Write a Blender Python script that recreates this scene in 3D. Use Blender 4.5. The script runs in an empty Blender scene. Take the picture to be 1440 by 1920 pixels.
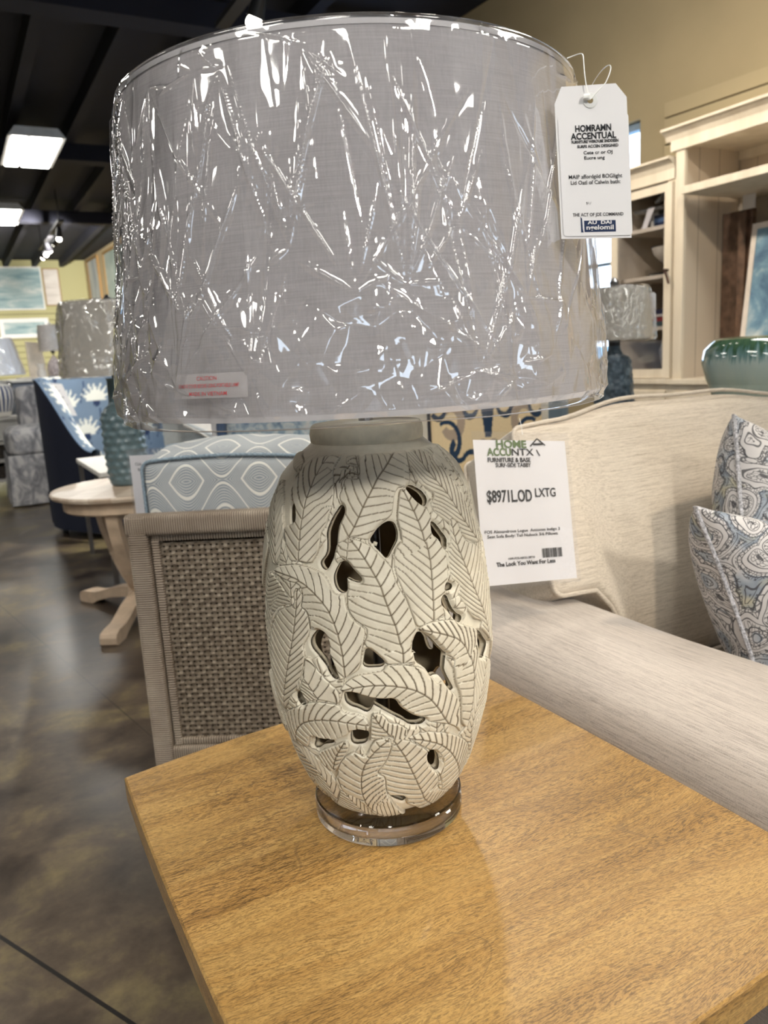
import bpy, bmesh, math, random
import numpy as np
from mathutils import Vector, Matrix

# ------------------------------------------------------------------ camera
SC = bpy.context.scene
COL = SC.collection
R_ = math.radians
PI = math.pi
EYE = 1.115
YAW, PITCH, ROLL = R_(28.4), R_(11.5), R_(3.3)
_f = Vector((0, math.cos(PITCH), -math.sin(PITCH)))
_r = Vector((1, 0, 0))
_u = _r.cross(_f)
_r2 = math.cos(ROLL) * _r - math.sin(ROLL) * _u
_u2 = math.cos(ROLL) * _u + math.sin(ROLL) * _r
_Z = Matrix.Rotation(-YAW, 3, 'Z')
_r2, _u2, _f2 = _Z @ _r2, _Z @ _u2, _Z @ _f
cam_d = bpy.data.cameras.new('camera')
cam = bpy.data.objects.new('camera', cam_d)
COL.objects.link(cam)
M4 = Matrix.Identity(4)
for i in range(3):
    M4[i][0], M4[i][1], M4[i][2] = _r2[i], _u2[i], -_f2[i]
M4[0][3], M4[1][3], M4[2][3] = 0, 0, EYE
cam.matrix_world = M4
cam_d.sensor_fit = 'HORIZONTAL'
cam_d.sensor_width = 36
cam_d.lens = 36.25
cam_d.clip_start = .02
cam_d.dof.use_dof = True
cam_d.dof.focus_distance = .74
cam_d.dof.aperture_fstop = 12
SC.camera = cam

# ------------------------------------------------------------------ light and exposure
SC.view_settings.view_transform = 'Standard'
SC.view_settings.look = 'None'
SC.view_settings.exposure = 0.34
SC.view_settings.gamma = 1
SC.view_settings.use_curve_mapping = False
W = bpy.data.worlds.new('daylight')
SC.world = W
W.use_nodes = True
_bg = W.node_tree.nodes['Background']
_bg.inputs[0].default_value = (.74, .87, 1.0, 1)
_bg.inputs[1].default_value = 4.6


def area(name, loc, aim, size, power, color, spread=180, sizey=None):
    L = bpy.data.lights.new(name, 'AREA')
    L.energy = power
    L.color = color
    L.size = size
    if sizey:
        L.shape = 'RECTANGLE'
        L.size_y = sizey
    L.spread = R_(spread)
    o = bpy.data.objects.new(name, L)
    o.location = loc
    o.rotation_euler = (Vector(aim) - Vector(loc)).to_track_quat('-Z', 'Y').to_euler()
    COL.objects.link(o)
    return o


WARM = (1.0, .85, .66)
COOL = (.93, .97, 1.0)
NEUT = (1.0, .95, .87)


def spot(name, loc, aim, power, color, angle=45, rad=.05, blend=.7):
    L = bpy.data.lights.new(name, 'SPOT')
    L.energy = power
    L.color = color
    L.spot_size = R_(angle)
    L.spot_blend = blend
    L.shadow_soft_size = rad
    o = bpy.data.objects.new(name, L)
    o.location = loc
    o.rotation_euler = (Vector(aim) - Vector(loc)).to_track_quat('-Z', 'Y').to_euler()
    COL.objects.link(o)
    return o


# the seen ceiling spotlights of the shop and unseen ones placed for light: (lamp position, what it points at, watts, colour, cone, lens radius)
SPOTS = [
    ((1.84, -.45, 3.05), (.95, .80, .70), 84, WARM, 38),
    ((.0, -3.60, 3.05), (.36, .70, .75), 360, NEUT, 24),  # unseen front spotlight, added as fill on the carved lamp
    ((1.84, 2.55, 3.05), (.75, 1.9, .5), 70, NEUT, 60),
    ((1.84, 3.55, 3.05), (3.7, 2.9, 1.2), 110, WARM, 70),
    ((1.84, 1.10, 3.05), (3.7, 2.6, 1.9), 90, WARM, 70),
    ((1.84, 2.95, 3.05), (4.3, 3.3, 2.9), 60, NEUT, 95),  # unseen head, added to brighten the upper right wall
    ((-1.3, .60, 3.05), (.20, 2.6, .4), 110, NEUT, 60),
    ((1.70, 12.6, 3.05), (1.5, 13.4, .0), 520, NEUT, 130),
    ((1.70, 13.15, 3.05), (.9, 18.2, 1.9), 900, NEUT, 120),
    ((1.70, 13.85, 3.05), (2.6, 16.5, 1.4), 460, NEUT, 130),
    ((1.70, 14.3, 3.05), (.9, 12.0, .0), 420, NEUT, 120),
    ((1.70, 14.7, 3.05), (.6, 18.5, 1.4), 600, NEUT, 120),
    ((1.84, 4.62, 3.05), (1.2, 5.9, .4), 330, NEUT, 120),
]

# ------------------------------------------------------------------ helpers
LOCAL = [False]      # True while a builder works in its thing's own frame


def wmat(o):
    m = o.matrix_basis.copy()
    while o.parent is not None:
        o = o.parent
        m = o.matrix_basis @ m
    return m


def adopt(parent, o):
    if parent is None: return o
    if not LOCAL[0]: o.data.transform(wmat(parent).inverted())
    o.parent = parent
    return o


def mesh_from(name, verts, faces, mat, parent=None, smooth=True, mats=None, fmat=None):
    me = bpy.data.meshes.new(name)
    me.from_pydata([tuple(v) for v in verts], [], [tuple(f) for f in faces])
    me.update()
    if mats:
        for m in mats: me.materials.append(m)
        if fmat is not None: me.polygons.foreach_set('material_index', fmat)
    elif mat: me.materials.append(mat)
    me.polygons.foreach_set('use_smooth', [smooth] * len(me.polygons))
    o = bpy.data.objects.new(name, me)
    COL.objects.link(o)
    return adopt(parent, o)


def np_mesh(name, V, F, mat, parent=None, smooth=True):
    """V (n,3), F (m,4) numpy quads (triangles where the last two match are not used)"""
    me = bpy.data.meshes.new(name)
    n, m = len(V), len(F)
    me.vertices.add(n)
    me.vertices.foreach_set('co', np.ascontiguousarray(V, dtype=np.float32).ravel())
    me.loops.add(m * 4)
    me.loops.foreach_set('vertex_index', np.ascontiguousarray(F, dtype=np.int32).ravel())
    me.polygons.add(m)
    me.polygons.foreach_set('loop_start', np.arange(0, m * 4, 4, dtype=np.int32))
    me.update(calc_edges=True)
    me.validate()
    me.polygons.foreach_set('use_smooth', np.ones(len(me.polygons), dtype=bool) if smooth else np.zeros(len(me.polygons), dtype=bool))
    if mat: me.materials.append(mat)
    o = bpy.data.objects.new(name, me)
    COL.objects.link(o)
    return adopt(parent, o)


def color_attr(o, name, C):
    a = o.data.color_attributes.new(name, 'FLOAT_COLOR', 'POINT')
    CC = np.ones((len(C), 4), dtype=np.float32)
    CC[:, :3] = C
    a.data.foreach_set('color', CC.ravel())


def float_attr(o, name, A):
    a = o.data.attributes.new(name, 'FLOAT', 'POINT')
    a.data.foreach_set('value', np.ascontiguousarray(A, dtype=np.float32))


def grid(nu, nv, fn, cu=False, flip=False):
    """numpy grid: fn(U,V)->(X,Y,Z) with u,v in 0..1"""
    us = np.linspace(0, 1, nu); vs = np.linspace(0, 1, nv)
    U, V = np.meshgrid(us, vs, indexing='ij')
    X, Y, Z = fn(U, V)
    P = np.stack([X, Y, Z], -1).reshape(-1, 3)
    i, j = np.meshgrid(np.arange(nu - 1), np.arange(nv - 1), indexing='ij')
    a = (i * nv + j).ravel(); b = ((i + 1) * nv + j).ravel()
    F = np.stack([a, b, b + 1, a + 1], -1)
    if flip: F = F[:, ::-1]
    return P, F, U, V


class MB:
    """collects boxes, lathes, tubes into one bmesh"""
    def __init__(s): s.bm = bmesh.new()

    def box(s, x0, x1, y0, y1, z0, z1, bev=0.0, M=None, seg=2):
        c = Vector(((x0 + x1) / 2, (y0 + y1) / 2, (z0 + z1) / 2))
        g = bmesh.ops.create_cube(s.bm, size=1.0)
        vs = g['verts']
        for v in vs:
            v.co = Vector((v.co.x * (x1 - x0), v.co.y * (y1 - y0), v.co.z * (z1 - z0))) + c
        if bev:
            es = list({e for v in vs for e in v.link_edges})
            r = bmesh.ops.bevel(s.bm, geom=es, offset=bev, segments=seg, affect='EDGES', profile=.6)
            vs = list({v for f in r['faces'] for v in f.verts} | {v for v in vs if v.is_valid})
        if M is not None:
            for v in vs: v.co = M @ v.co
        return vs

    def prism(s, pts, axis, a0, a1, M=None):
        """extrude a 2-D outline; axis 0/1/2 is the extrusion axis"""
        def P(p, a):
            if axis == 0: return Vector((a, p[0], p[1]))
            if axis == 1: return Vector((p[0], a, p[1]))
            return Vector((p[0], p[1], a))
        A = [s.bm.verts.new(P(p, a0)) for p in pts]
        B = [s.bm.verts.new(P(p, a1)) for p in pts]
        n = len(pts)
        s.bm.faces.new(A[::-1]); s.bm.faces.new(B)
        for i in range(n): s.bm.faces.new((A[i], A[(i + 1) % n], B[(i + 1) % n], B[i]))
        if M is not None:
            for v in A + B: v.co = M @ v.co
        return A + B

    def lathe(s, prof, seg=48, c=(0, 0, 0), a0=0, a1=2 * PI, fn=None):
        full = abs(a1 - a0 - 2 * PI) < 1e-6
        n = seg if full else seg + 1
        rings = []
        for r, z in prof:
            if r < 1e-6 and full:
                rings.append([s.bm.verts.new((c[0], c[1], c[2] + z))])
                continue
            ring = []
            for k in range(n):
                a = a0 + (a1 - a0) * k / seg
                rr = r * (fn(a, z) if fn else 1)
                ring.append(s.bm.verts.new((c[0] + rr * math.cos(a), c[1] + rr * math.sin(a), c[2] + z)))
            rings.append(ring)
        for A, B in zip(rings, rings[1:]):
            m = seg
            for k in range(m):
                k2 = (k + 1) % n
                if len(A) == 1 and len(B) == 1: continue
                if len(A) == 1: s.bm.faces.new((A[0], B[k2], B[k]))
                elif len(B) == 1: s.bm.faces.new((A[k], A[k2], B[0]))
                else: s.bm.faces.new((A[k], A[k2], B[k2], B[k]))

    def tube(s, pts, rad, seg=8, closed=False, caps=True):
        pts = [Vector(p) for p in pts]
        n = len(pts)
        rs = rad if isinstance(rad, (list, tuple)) else [rad] * n
        rings = []
        up = None
        for i, p in enumerate(pts):
            a = pts[(i - 1) % n] if (closed or i > 0) else p
            b = pts[(i + 1) % n] if (closed or i < n - 1) else p
            t = (b - a).normalized()
            if up is None:
                up = t.orthogonal().normalized()
            up = (up - t * up.dot(t))
            if up.length < 1e-6: up = t.orthogonal()
            up.normalize()
            w = t.cross(up)
            rings.append([s.bm.verts.new(p + (up * math.cos(2 * PI * k / seg) + w * math.sin(2 * PI * k / seg)) * rs[i]) for k in range(seg)])
        m = n if closed else n - 1
        for i in range(m):
            A, B = rings[i], rings[(i + 1) % n]
            for k in range(seg):
                s.bm.faces.new((A[k], A[(k + 1) % seg], B[(k + 1) % seg], B[k]))
        if caps and not closed:
            s.bm.faces.new(rings[0][::-1]); s.bm.faces.new(rings[-1])

    def build(s, name, mat, parent=None, smooth=False, angle=None):
        bmesh.ops.recalc_face_normals(s.bm, faces=s.bm.faces[:])
        me = bpy.data.meshes.new(name)
        s.bm.to_mesh(me); s.bm.free()
        if isinstance(mat, (list, tuple)):
            for m in mat: me.materials.append(m)
        elif mat: me.materials.append(mat)
        if smooth:
            me.polygons.foreach_set('use_smooth', [True] * len(me.polygons))
            try: me.set_sharp_from_angle(angle=angle or R_(38))
            except Exception: pass
        o = bpy.data.objects.new(name, me)
        COL.objects.link(o)
        return adopt(parent, o)


def tag(o, label, cat, group=None):
    o['label'] = label; o['category'] = cat
    if group: o['group'] = group
    return o


def thing(name, label, cat, loc=(0, 0, 0), rz=0, group=None):
    o = bpy.data.objects.new(name, None)
    o.empty_display_size = .1
    o.location = loc
    o.rotation_euler = (0, 0, rz)
    COL.objects.link(o)
    return tag(o, label, cat, group)


def struct(o):
    o['kind'] = 'structure'
    return o


def move(o, loc=None, rz=0, rot=None):
    if loc is not None: o.location = loc
    o.rotation_euler = rot if rot else (0, 0, rz)
    return o


# ------------------------------------------------------------------ materials
def S(c):
    """sRGB 0-255 to linear"""
    return tuple(((x / 255) / 12.92 if x / 255 <= .04045 else ((x / 255 + .055) / 1.055) ** 2.4) for x in c)


class NT:
    def __init__(s, name):
        s.m = bpy.data.materials.new(name); s.m.use_nodes = True
        s.t = s.m.node_tree; s.n = s.t.nodes; s.l = s.t.links
        s.b = s.n['Principled BSDF']; s.out = s.n['Material Output']

    def new(s, ty, **kw):
        n = s.n.new(ty)
        for k, v in kw.items(): setattr(n, k, v)
        return n

    def put(s, node, idx, val):
        inp = node.inputs[idx]
        if hasattr(val, 'is_output') or isinstance(val, bpy.types.NodeSocket): s.l.new(val, inp)
        elif val is not None:
            if isinstance(val, tuple) and len(val) == 3 and inp.type == 'RGBA': val = (*val, 1)
            inp.default_value = val
        return node

    def math(s, op, a, b=None, c=None, clamp=False):
        n = s.new('ShaderNodeMath', operation=op, use_clamp=clamp)
        s.put(n, 0, a)
        if b is not None: s.put(n, 1, b)
        if c is not None: s.put(n, 2, c)
        return n.outputs[0]

    def coord(s, kind='Object', scale=(1, 1, 1), rot=(0, 0, 0), loc=(0, 0, 0)):
        tc = s.new('ShaderNodeTexCoord')
        mp = s.new('ShaderNodeMapping')
        s.l.new(tc.outputs[kind], mp.inputs[0])
        mp.inputs['Scale'].default_value = scale
        mp.inputs['Rotation'].default_value = rot
        mp.inputs['Location'].default_value = loc
        return mp.outputs[0]

    def world(s, scale=(1, 1, 1), rot=(0, 0, 0)):
        g = s.new('ShaderNodeNewGeometry')
        mp = s.new('ShaderNodeMapping')
        s.l.new(g.outputs['Position'], mp.inputs[0])
        mp.inputs['Scale'].default_value = scale
        mp.inputs['Rotation'].default_value = rot
        return mp.outputs[0]

    def noise(s, vec, scale=5, detail=3, rough=.55, dist=0, out='Fac'):
        n = s.new('ShaderNodeTexNoise')
        s.l.new(vec, n.inputs['Vector'])
        n.inputs['Scale'].default_value = scale
        n.inputs['Detail'].default_value = detail
        n.inputs['Roughness'].default_value = rough
        n.inputs['Distortion'].default_value = dist
        return n.outputs[out]

    def ramp(s, fac, stops, interp='LINEAR'):
        n = s.new('ShaderNodeValToRGB')
        n.color_ramp.interpolation = interp
        els = n.color_ramp.elements
        while len(els) > 1: els.remove(els[-1])
        els[0].position = stops[0][0]
        els[0].color = (*stops[0][1], 1) if len(stops[0][1]) == 3 else stops[0][1]
        for p, c in stops[1:]:
            e = els.new(p); e.color = (*c, 1) if len(c) == 3 else c
        s.l.new(fac, n.inputs[0])
        return n.outputs[0]

    def mix(s, fac, a, b, blend='MIX'):
        n = s.new('ShaderNodeMix', data_type='RGBA', blend_type=blend)
        s.put(n, 0, fac); s.put(n, 6, a); s.put(n, 7, b)
        return n.outputs[2]

    def bump(s, h, strength=.3, dist=.01, chain=None):
        n = s.new('ShaderNodeBump')
        n.inputs['Strength'].default_value = strength
        n.inputs['Distance'].default_value = dist
        s.l.new(h, n.inputs['Height'])
        if chain is not None: s.l.new(chain, n.inputs['Normal'])
        s.l.new(n.outputs[0], s.b.inputs['Normal'])
        return n.outputs[0]

    def set(s, base=None, rough=None, metal=None, spec=None, coat=None, coat_rough=None, sheen=None, trans=None, ior=None, alpha=None):
        for k, v in (('Base Color', base), ('Roughness', rough), ('Metallic', metal), ('Specular IOR Level', spec),
                     ('Coat Weight', coat), ('Coat Roughness', coat_rough), ('Sheen Weight', sheen), ('Transmission Weight', trans), ('IOR', ior), ('Alpha', alpha)):
            if v is not None: s.put(s.b, k, v)
        return s.m


def plain(name, rgb, rough=.6, metal=0, var=.04, scale=20, spec=.5, coat=0, bump=0, kind='Object'):
    t = NT(name)
    c = S(rgb)
    v = t.noise(t.coord(kind), scale, 4)
    lo = tuple(max(0, x * (1 - var * 2)) for x in c); hi = tuple(min(1, x * (1 + var * 2)) for x in c)
    col = t.ramp(v, [(.3, lo), (.7, hi)])
    if bump: t.bump(v, bump, .004)
    return t.set(base=col, rough=rough, metal=metal, spec=spec, coat=coat)


def emit(name, rgb, strength):
    t = NT(name)
    t.set(base=(0, 0, 0))
    t.put(t.b, 'Emission Color', rgb); t.put(t.b, 'Emission Strength', strength)
    return t.m


def schlick(t):
    lw = t.new('ShaderNodeLayerWeight'); lw.inputs[0].default_value = .5
    return t.math('MULTIPLY_ADD', t.math('POWER', lw.outputs['Facing'], 5.0), .95, .045)


def glass_thin(name, tint=(1, 1, 1), rough=0.02, haze=.0, boost=1.0):
    t = NT(name)
    tr = t.new('ShaderNodeBsdfTransparent'); tr.inputs[0].default_value = (*tint, 1)
    gl = t.new('ShaderNodeBsdfGlossy'); gl.inputs['Roughness'].default_value = rough
    gl.inputs[0].default_value = (1, 1, 1, 1)
    f = t.math('MULTIPLY', schlick(t), boost, clamp=True)
    mx = t.new('ShaderNodeMixShader')
    t.l.new(f, mx.inputs[0]); t.l.new(tr.outputs[0], mx.inputs[1]); t.l.new(gl.outputs[0], mx.inputs[2])
    last = mx.outputs[0]
    if haze:
        df = t.new('ShaderNodeBsdfDiffuse'); df.inputs[0].default_value = (.9, .9, .92, 1)
        m2 = t.new('ShaderNodeMixShader'); m2.inputs[0].default_value = haze
        t.l.new(last, m2.inputs[1]); t.l.new(df.outputs[0], m2.inputs[2]); last = m2.outputs[0]
    t.l.new(last, t.out.inputs[0])
    return t.m


def fabric(name, base, dark, scale=900, slub=True, axis=(0, 0, 0)):
    """woven linen with slubs running along local X"""
    t = NT(name)
    v = t.coord('Object', rot=axis)
    def sc(vec, s3):
        m = t.new('ShaderNodeMapping'); t.l.new(vec, m.inputs[0]); m.inputs['Scale'].default_value = s3; return m.outputs[0]
    fine = t.noise(sc(v, (60, 900, 900)), 1, 2)
    fine2 = t.noise(sc(v, (900, 900, 60)), 1, 2)
    slb = t.noise(sc(v, (9, 430, 430)), 1, 3, .6)
    a = t.math('MULTIPLY', fine, .35); b = t.math('MULTIPLY', fine2, .25); c = t.math('MULTIPLY', slb, .42 if slub else .2)
    f = t.math('ADD', t.math('ADD', a, b), c)
    col = t.ramp(f, [(.36, S(dark)), (.54, S(base)), (.70, tuple(min(1, x * 1.12) for x in S(base)))])
    t.bump(f, .35, .0012)
    return t.set(base=col, rough=.92, spec=.2, sheen=.15)


def attr_mat(name, attr='Col', rough=.8, bump=0, spec=.3, coat=0):
    t = NT(name)
    a = t.new('ShaderNodeAttribute', attribute_name=attr)
    if bump:
        n = t.noise(t.coord('Object', (400, 400, 400)), 1, 2)
        t.bump(n, bump, .002)
    return t.set(base=a.outputs['Color'], rough=rough, spec=spec, coat=coat)


# small value-noise toolkit for shaping meshes
def vnoise(U, V, seed):
    r = np.random.RandomState(seed)
    T = r.rand(257, 257)
    U = U % 256; V = V % 256
    i = np.floor(U).astype(int); j = np.floor(V).astype(int)
    fu = U - i; fv = V - j
    fu = fu * fu * (3 - 2 * fu); fv = fv * fv * (3 - 2 * fv)
    return ((T[i, j] * (1 - fu) + T[i + 1, j] * fu) * (1 - fv) + (T[i, j + 1] * (1 - fu) + T[i + 1, j + 1] * fu) * fv)


# text as flat printed letters, laid on any surface by a mapping
_tcache = {}
def text_geo(body, size, align='CENTER', thick=0, shear=0):
    cu = bpy.data.curves.new('t', 'FONT')
    cu.body = body; cu.size = size; cu.align_x = align; cu.align_y = 'CENTER'; cu.offset = thick; cu.shear = shear
    cu.resolution_u = 3
    o = bpy.data.objects.new('t', cu)
    COL.objects.link(o)
    dg = bpy.context.evaluated_depsgraph_get(); dg.update()
    me = bpy.data.meshes.new_from_object(o.evaluated_get(dg))
    V = np.array([v.co[:2] for v in me.vertices]) if len(me.vertices) else np.zeros((0, 2))
    F = [tuple(p.vertices) for p in me.polygons]
    bpy.data.objects.remove(o); bpy.data.curves.remove(cu); bpy.data.meshes.remove(me)
    return V, F


def printed(name, lines, mapper, mat, parent, sx=1.0):
    """lines: (text,u,v,size,align,thick[,width]) ; mapper(u,v)->xyz"""
    for ln in lines:
        V, F = text_geo(ln[0], ln[3], ln[4], ln[5])
        if not len(V): continue
        w = ln[6] if len(ln) > 6 else None
        k = (w / max(1e-6, V[:, 0].max() - V[:, 0].min())) if w else 1
        mesh_from(name, [mapper(ln[1] + x * k, ln[2] + y) for x, y in V], F, mat, parent, smooth=False)

# ------------------------------------------------------------------ shared materials
M_cream_wall = plain('wall_tan', (186, 168, 132), .85, scale=3, var=.02, kind='Object')
M_slat = plain('slat_tan', (196, 178, 140), .7, scale=3, var=.02)
M_groove = plain('groove_dark', (70, 58, 44), .8)
M_white_trim = plain('white_trim', (222, 222, 220), .5)
M_white_paint = plain('white_paint', (225, 222, 216), .45)
M_black = plain('black_print', (18, 20, 26), .7, var=0)
M_navy_print = plain('navy_print', (22, 42, 78), .7, var=0)
M_green_print = plain('green_print', (96, 118, 72), .7, var=0)
M_red_print = plain('red_print', (176, 66, 70), .6, var=0)
M_grey_print = plain('grey_print', (120, 120, 124), .7, var=0)
M_card = plain('paper_card', (228, 226, 226), .55, var=.01)
M_metal = plain('brushed_steel', (150, 150, 152), .3, metal=1)
M_bronze = plain('dark_bronze', (60, 42, 34), .4, metal=.7)
M_sleeve = glass_thin('clear_sleeve', (.97, .97, .98), .03, haze=.04, boost=1.6)
M_glass = glass_thin('window_glass', (.97, .98, 1), .01)
M_cab_glass = glass_thin('cabinet_glass', (.90, .90, .92), .02)
M_black_metal = plain('black_metal', (22, 22, 26), .5)


def m_floor():
    t = NT('stained_concrete')
    v = t.world()
    big = t.noise(v, 1.1, 5, .6, .6)
    mid = t.noise(v, 4.5, 6, .65, .3)
    fine = t.noise(v, 38, 6, .7)
    f = t.math('ADD', t.math('MULTIPLY', big, .55), t.math('MULTIPLY', mid, .45))
    col = t.ramp(f, [(.34, S((28, 22, 20))), (.44, S((52, 43, 36))), (.52, S((80, 69, 57))), (.60, S((114, 102, 72))), (.7, S((70, 64, 60)))])
    col = t.mix(.55, col, t.ramp(fine, [(.3, (.35, .35, .35)), (.7, (.75, .75, .74))]), 'OVERLAY')
    # saw-cut joints
    sx = t.new('ShaderNodeSeparateXYZ'); t.l.new(v, sx.inputs[0])
    X, Y = sx.outputs[0], sx.outputs[1]
    def joint(ax, ay, nx, ny, w=.0035):
        d = t.math('ADD', t.math('MULTIPLY', t.math('SUBTRACT', X, ax), nx), t.math('MULTIPLY', t.math('SUBTRACT', Y, ay), ny))
        return t.math('LESS_THAN', t.math('ABSOLUTE', d), w)
    n = math.hypot(.15, .29)
    j = t.math('MAXIMUM', joint(-.07, 1.6, .29 / n, .15 / n, .004), joint(.27, 2.97, .97, .17, .0015))
    j = t.math('MAXIMUM', j, joint(0, 5.6, .1, 1.0, .002))
    col = t.mix(j, col, S((22, 18, 16)))
    t.bump(t.math('ADD', mid, t.math('MULTIPLY', fine, .25)), .10, .01)
    r = t.math('MULTIPLY_ADD', mid, .30, .20)
    return t.set(base=col, rough=r, spec=.55, coat=.25, coat_rough=.18)


def m_green_wall():
    t = NT('green_wall')
    sx = t.new('ShaderNodeSeparateXYZ'); t.l.new(t.world(), sx.inputs[0])
    z = sx.outputs[2]
    fr = t.math('FRACT', t.math('DIVIDE', z, .15))
    g = t.math('MULTIPLY', t.math('LESS_THAN', fr, .14), t.math('LESS_THAN', z, 2.66))
    col = t.mix(g, S((176, 172, 126)), S((112, 108, 72)))
    return t.set(base=col, rough=.7)


# ------------------------------------------------------------------ the room
CEIL = 3.82
m = MB(); m.prism([(-12, -9), (4.99, -9), (3.42, 21.15), (-12, 21.15)], 2, -.05, 0)
struct(m.build('floor', m_floor()))
M_ceil = plain('ceiling_dark', (17, 19, 34), .8, scale=2, var=.1)
m = MB(); m.prism([(-12, -9), (4.99, -9), (3.42, 21.15), (-12, 21.15)], 2, CEIL, CEIL + .05)
struct(m.build('ceiling', M_ceil))
# roof joists run along Y, cross beams along X
m = MB()
for x in np.arange(-11.5, 3.3, .62): m.box(x, x + .10, -9, 21.1, CEIL - .16, CEIL)
struct(m.build('ceiling_joists', M_ceil))
m = MB()
for y in (-6, -2, 5.9, 9.9, 13.9): m.box(-12, 3.6, y, y + .22, CEIL - .34, CEIL - .16)
struct(m.build('ceiling_beams', M_ceil))
WO = Vector((4.25, 4, 0)); WD = Vector((-.0526, .9986, 0)); WN = Vector((-.9986, -.0526, 0))
MW = Matrix((( WD.x, -WN.x, 0, WO.x), (WD.y, -WN.y, 0, WO.y), (0, 0, 1, 0), (0, 0, 0, 1)))   # s along, depth behind wall, z


def wallp(s, off, z):          # off = distance into the room
    p = WO + WD * s + WN * off
    return (p.x, p.y, z)


WS0, WS1, WZ0, WZ1 = -.02, 2.60, .94, 2.55  # hidden far end of the window lengthened to add blue reflections
m = MB()
m.box(-13, WS0, 0, .16, 0, CEIL, M=MW); m.box(WS1, 18.2, 0, .16, 0, CEIL, M=MW)
m.box(WS0, WS1, 0, .16, 0, WZ0, M=MW); m.box(WS0, WS1, 0, .16, WZ1, CEIL, M=MW)
struct(m.build('wall_right', M_cream_wall))
m = MB(); m.box(-12, 4, 21.1, 21.25, 0, CEIL)
struct(m.build('wall_back', m_green_wall()))
m = MB(); m.box(-12.1, -12, -9, 22, 0, CEIL)
struct(m.build('wall_left', plain('wall_left_paint', (170, 156, 126), .85, scale=2)))
# shop front behind the viewer; its unseen windows are added for fill daylight and reflections
m = MB()
m.box(-12, 6, -9.1, -9, 0, .9); m.box(-12, 6, -9.1, -9, 2.6, CEIL)
for a, b in ((-12, -6.4), (-3.6, 1.0), (4.0, 6)): m.box(a, b, -9.1, -9, .9, 2.6)
struct(m.build('wall_front', plain('wall_front_paint', (170, 156, 126), .85, scale=2)))
for k, (a, b) in enumerate(((-6.4, -3.6), (1.0, 4.0))):
    m = MB()
    for c, d, e, f_ in ((a, a + .06, .9, 2.6), (b - .06, b, .9, 2.6), (a + .06, b - .06, .9, .96), (a + .06, b - .06, 2.54, 2.6), ((a + b) / 2 - .025, (a + b) / 2 + .025, .96, 2.54)): m.box(c, d, -9.08, -9.0, e, f_)
    w_ = struct(m.build('window_%d' % (k + 2), M_white_trim))  # added unseen window, lets in fill daylight
    m = MB(); m.box(a + .06, b - .06, -9.05, -9.045, .96, 2.54); m.build('pane', M_glass, w_)
# window
wf = MB()
for a, b, c, d in ((WS0, WS0 + .045, WZ0, WZ1), (WS1 - .045, WS1, WZ0, WZ1), (WS0 + .045, WS1 - .045, WZ0, WZ0 + .05), (WS0 + .045, WS1 - .045, WZ1 - .05, WZ1)):
    wf.box(a, b, .05, .12, c, d, M=MW)
for k in (1, 2): wf.box(WS0 + k * (WS1 - WS0) / 3 - .02, WS0 + k * (WS1 - WS0) / 3 + .02, .07, .11, WZ0, WZ1, M=MW)
wf.box(WS0, WS1, .075, .105, 1.655, 1.68, M=MW)
win = struct(wf.build('window_1', plain('window_frame_blue', (150, 170, 190), .4)))
m = MB(); m.box(WS0, WS1, .088, .092, WZ0, WZ1, M=MW); m.build('pane', M_glass, win)
# slotted display panel on the wall behind the cabinets
m = MB(); z = 2.57
for z0, z1 in [(2.495, 2.58), (2.415, 2.485), (2.335, 2.405), (2.10, 2.325), (.0, 2.09)]:
    m.box(-6, -.23, -.022, 0, z0, z1, M=MW)
sl = struct(m.build('trim_1', M_slat))
m = MB(); m.box(-6, -.23, -.006, 0, 0, 2.58, M=MW); struct(m.build('trim_2', M_groove))
# outdoor ground seen through the window
m = MB(); m.box(6.2, 40, -10, 40, -.2, -.1); struct(m.build('ground_outside', plain('asphalt', (120, 150, 175), .9, scale=1)))
m = MB(); m.box(14, 14.3, -6, 30, -.1, 1.0); struct(m.build('fence_outside', plain('outside_pale_blue', (140, 190, 220), .8, scale=1)))

# ------------------------------------------------------------------ ceiling lights
def troffer(x, y, z, label, w=.46, l=1.22, group='fluorescent fixtures under the dark ceiling'):
    t = thing('ceiling_light', label, 'ceiling light', (x, y, z), 0, group)
    LOCAL[0] = True
    m = MB()
    m.prism([(-w / 2 - .04, 0), (w / 2 + .04, 0), (w / 2 - .03, .09), (-w / 2 + .03, .09)], 1, -l / 2 - .02, l / 2 + .02)
    m.build('housing', M_white_trim, t)
    for a, b in ((-w / 2 + .005, -w / 2 + .135), (-w / 2 + .175, w / 2 - .005)):
        m = MB(); m.box(a, b, -l / 2 + .01, l / 2 - .01, -.012, -.001)
        m.build('diffuser', M_tube, t)
    for sx in (-.2, .2):
        m = MB(); m.tube([(sx * .9, sx * 2, .09), (sx * .9, sx * 2, CEIL - .16 - z)], .004, 6)
        m.build('hanger', M_black_metal, t)
    LOCAL[0] = False
    return t


M_tube = emit('lamp_diffuser', (1, .97, .90), 15.0)
troffer(1.115, 9.45, 3.42, 'glowing fluorescent fixture hanging nearest in the dark ceiling, above the far left aisle')
troffer(1.02, 13.25, 3.42, 'smaller looking glowing fixture cut by the left edge of the view, farther down the ceiling')
for i, (x, y) in enumerate([(-1.0, .6), (-1.2, -1.9), (1.0, -1.6), (-3.8, -.8), (2.9, -.6), (-4.6, 3.6), (-4.6, 7.6), (2.6, 1.6), (.8, -5.0), (-1.3, 5.2), (-1.9, 8.6)]):  # unseen fixtures added for fill, the last two for the dim far-left lamps
    troffer(x, y, 3.42, 'unseen fluorescent fixture added behind or beside the viewer for fill light', group='added fluorescent fixtures outside the view')

M_bulb = emit('spot_bulb', (1, .93, .80), 22.0)


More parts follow.
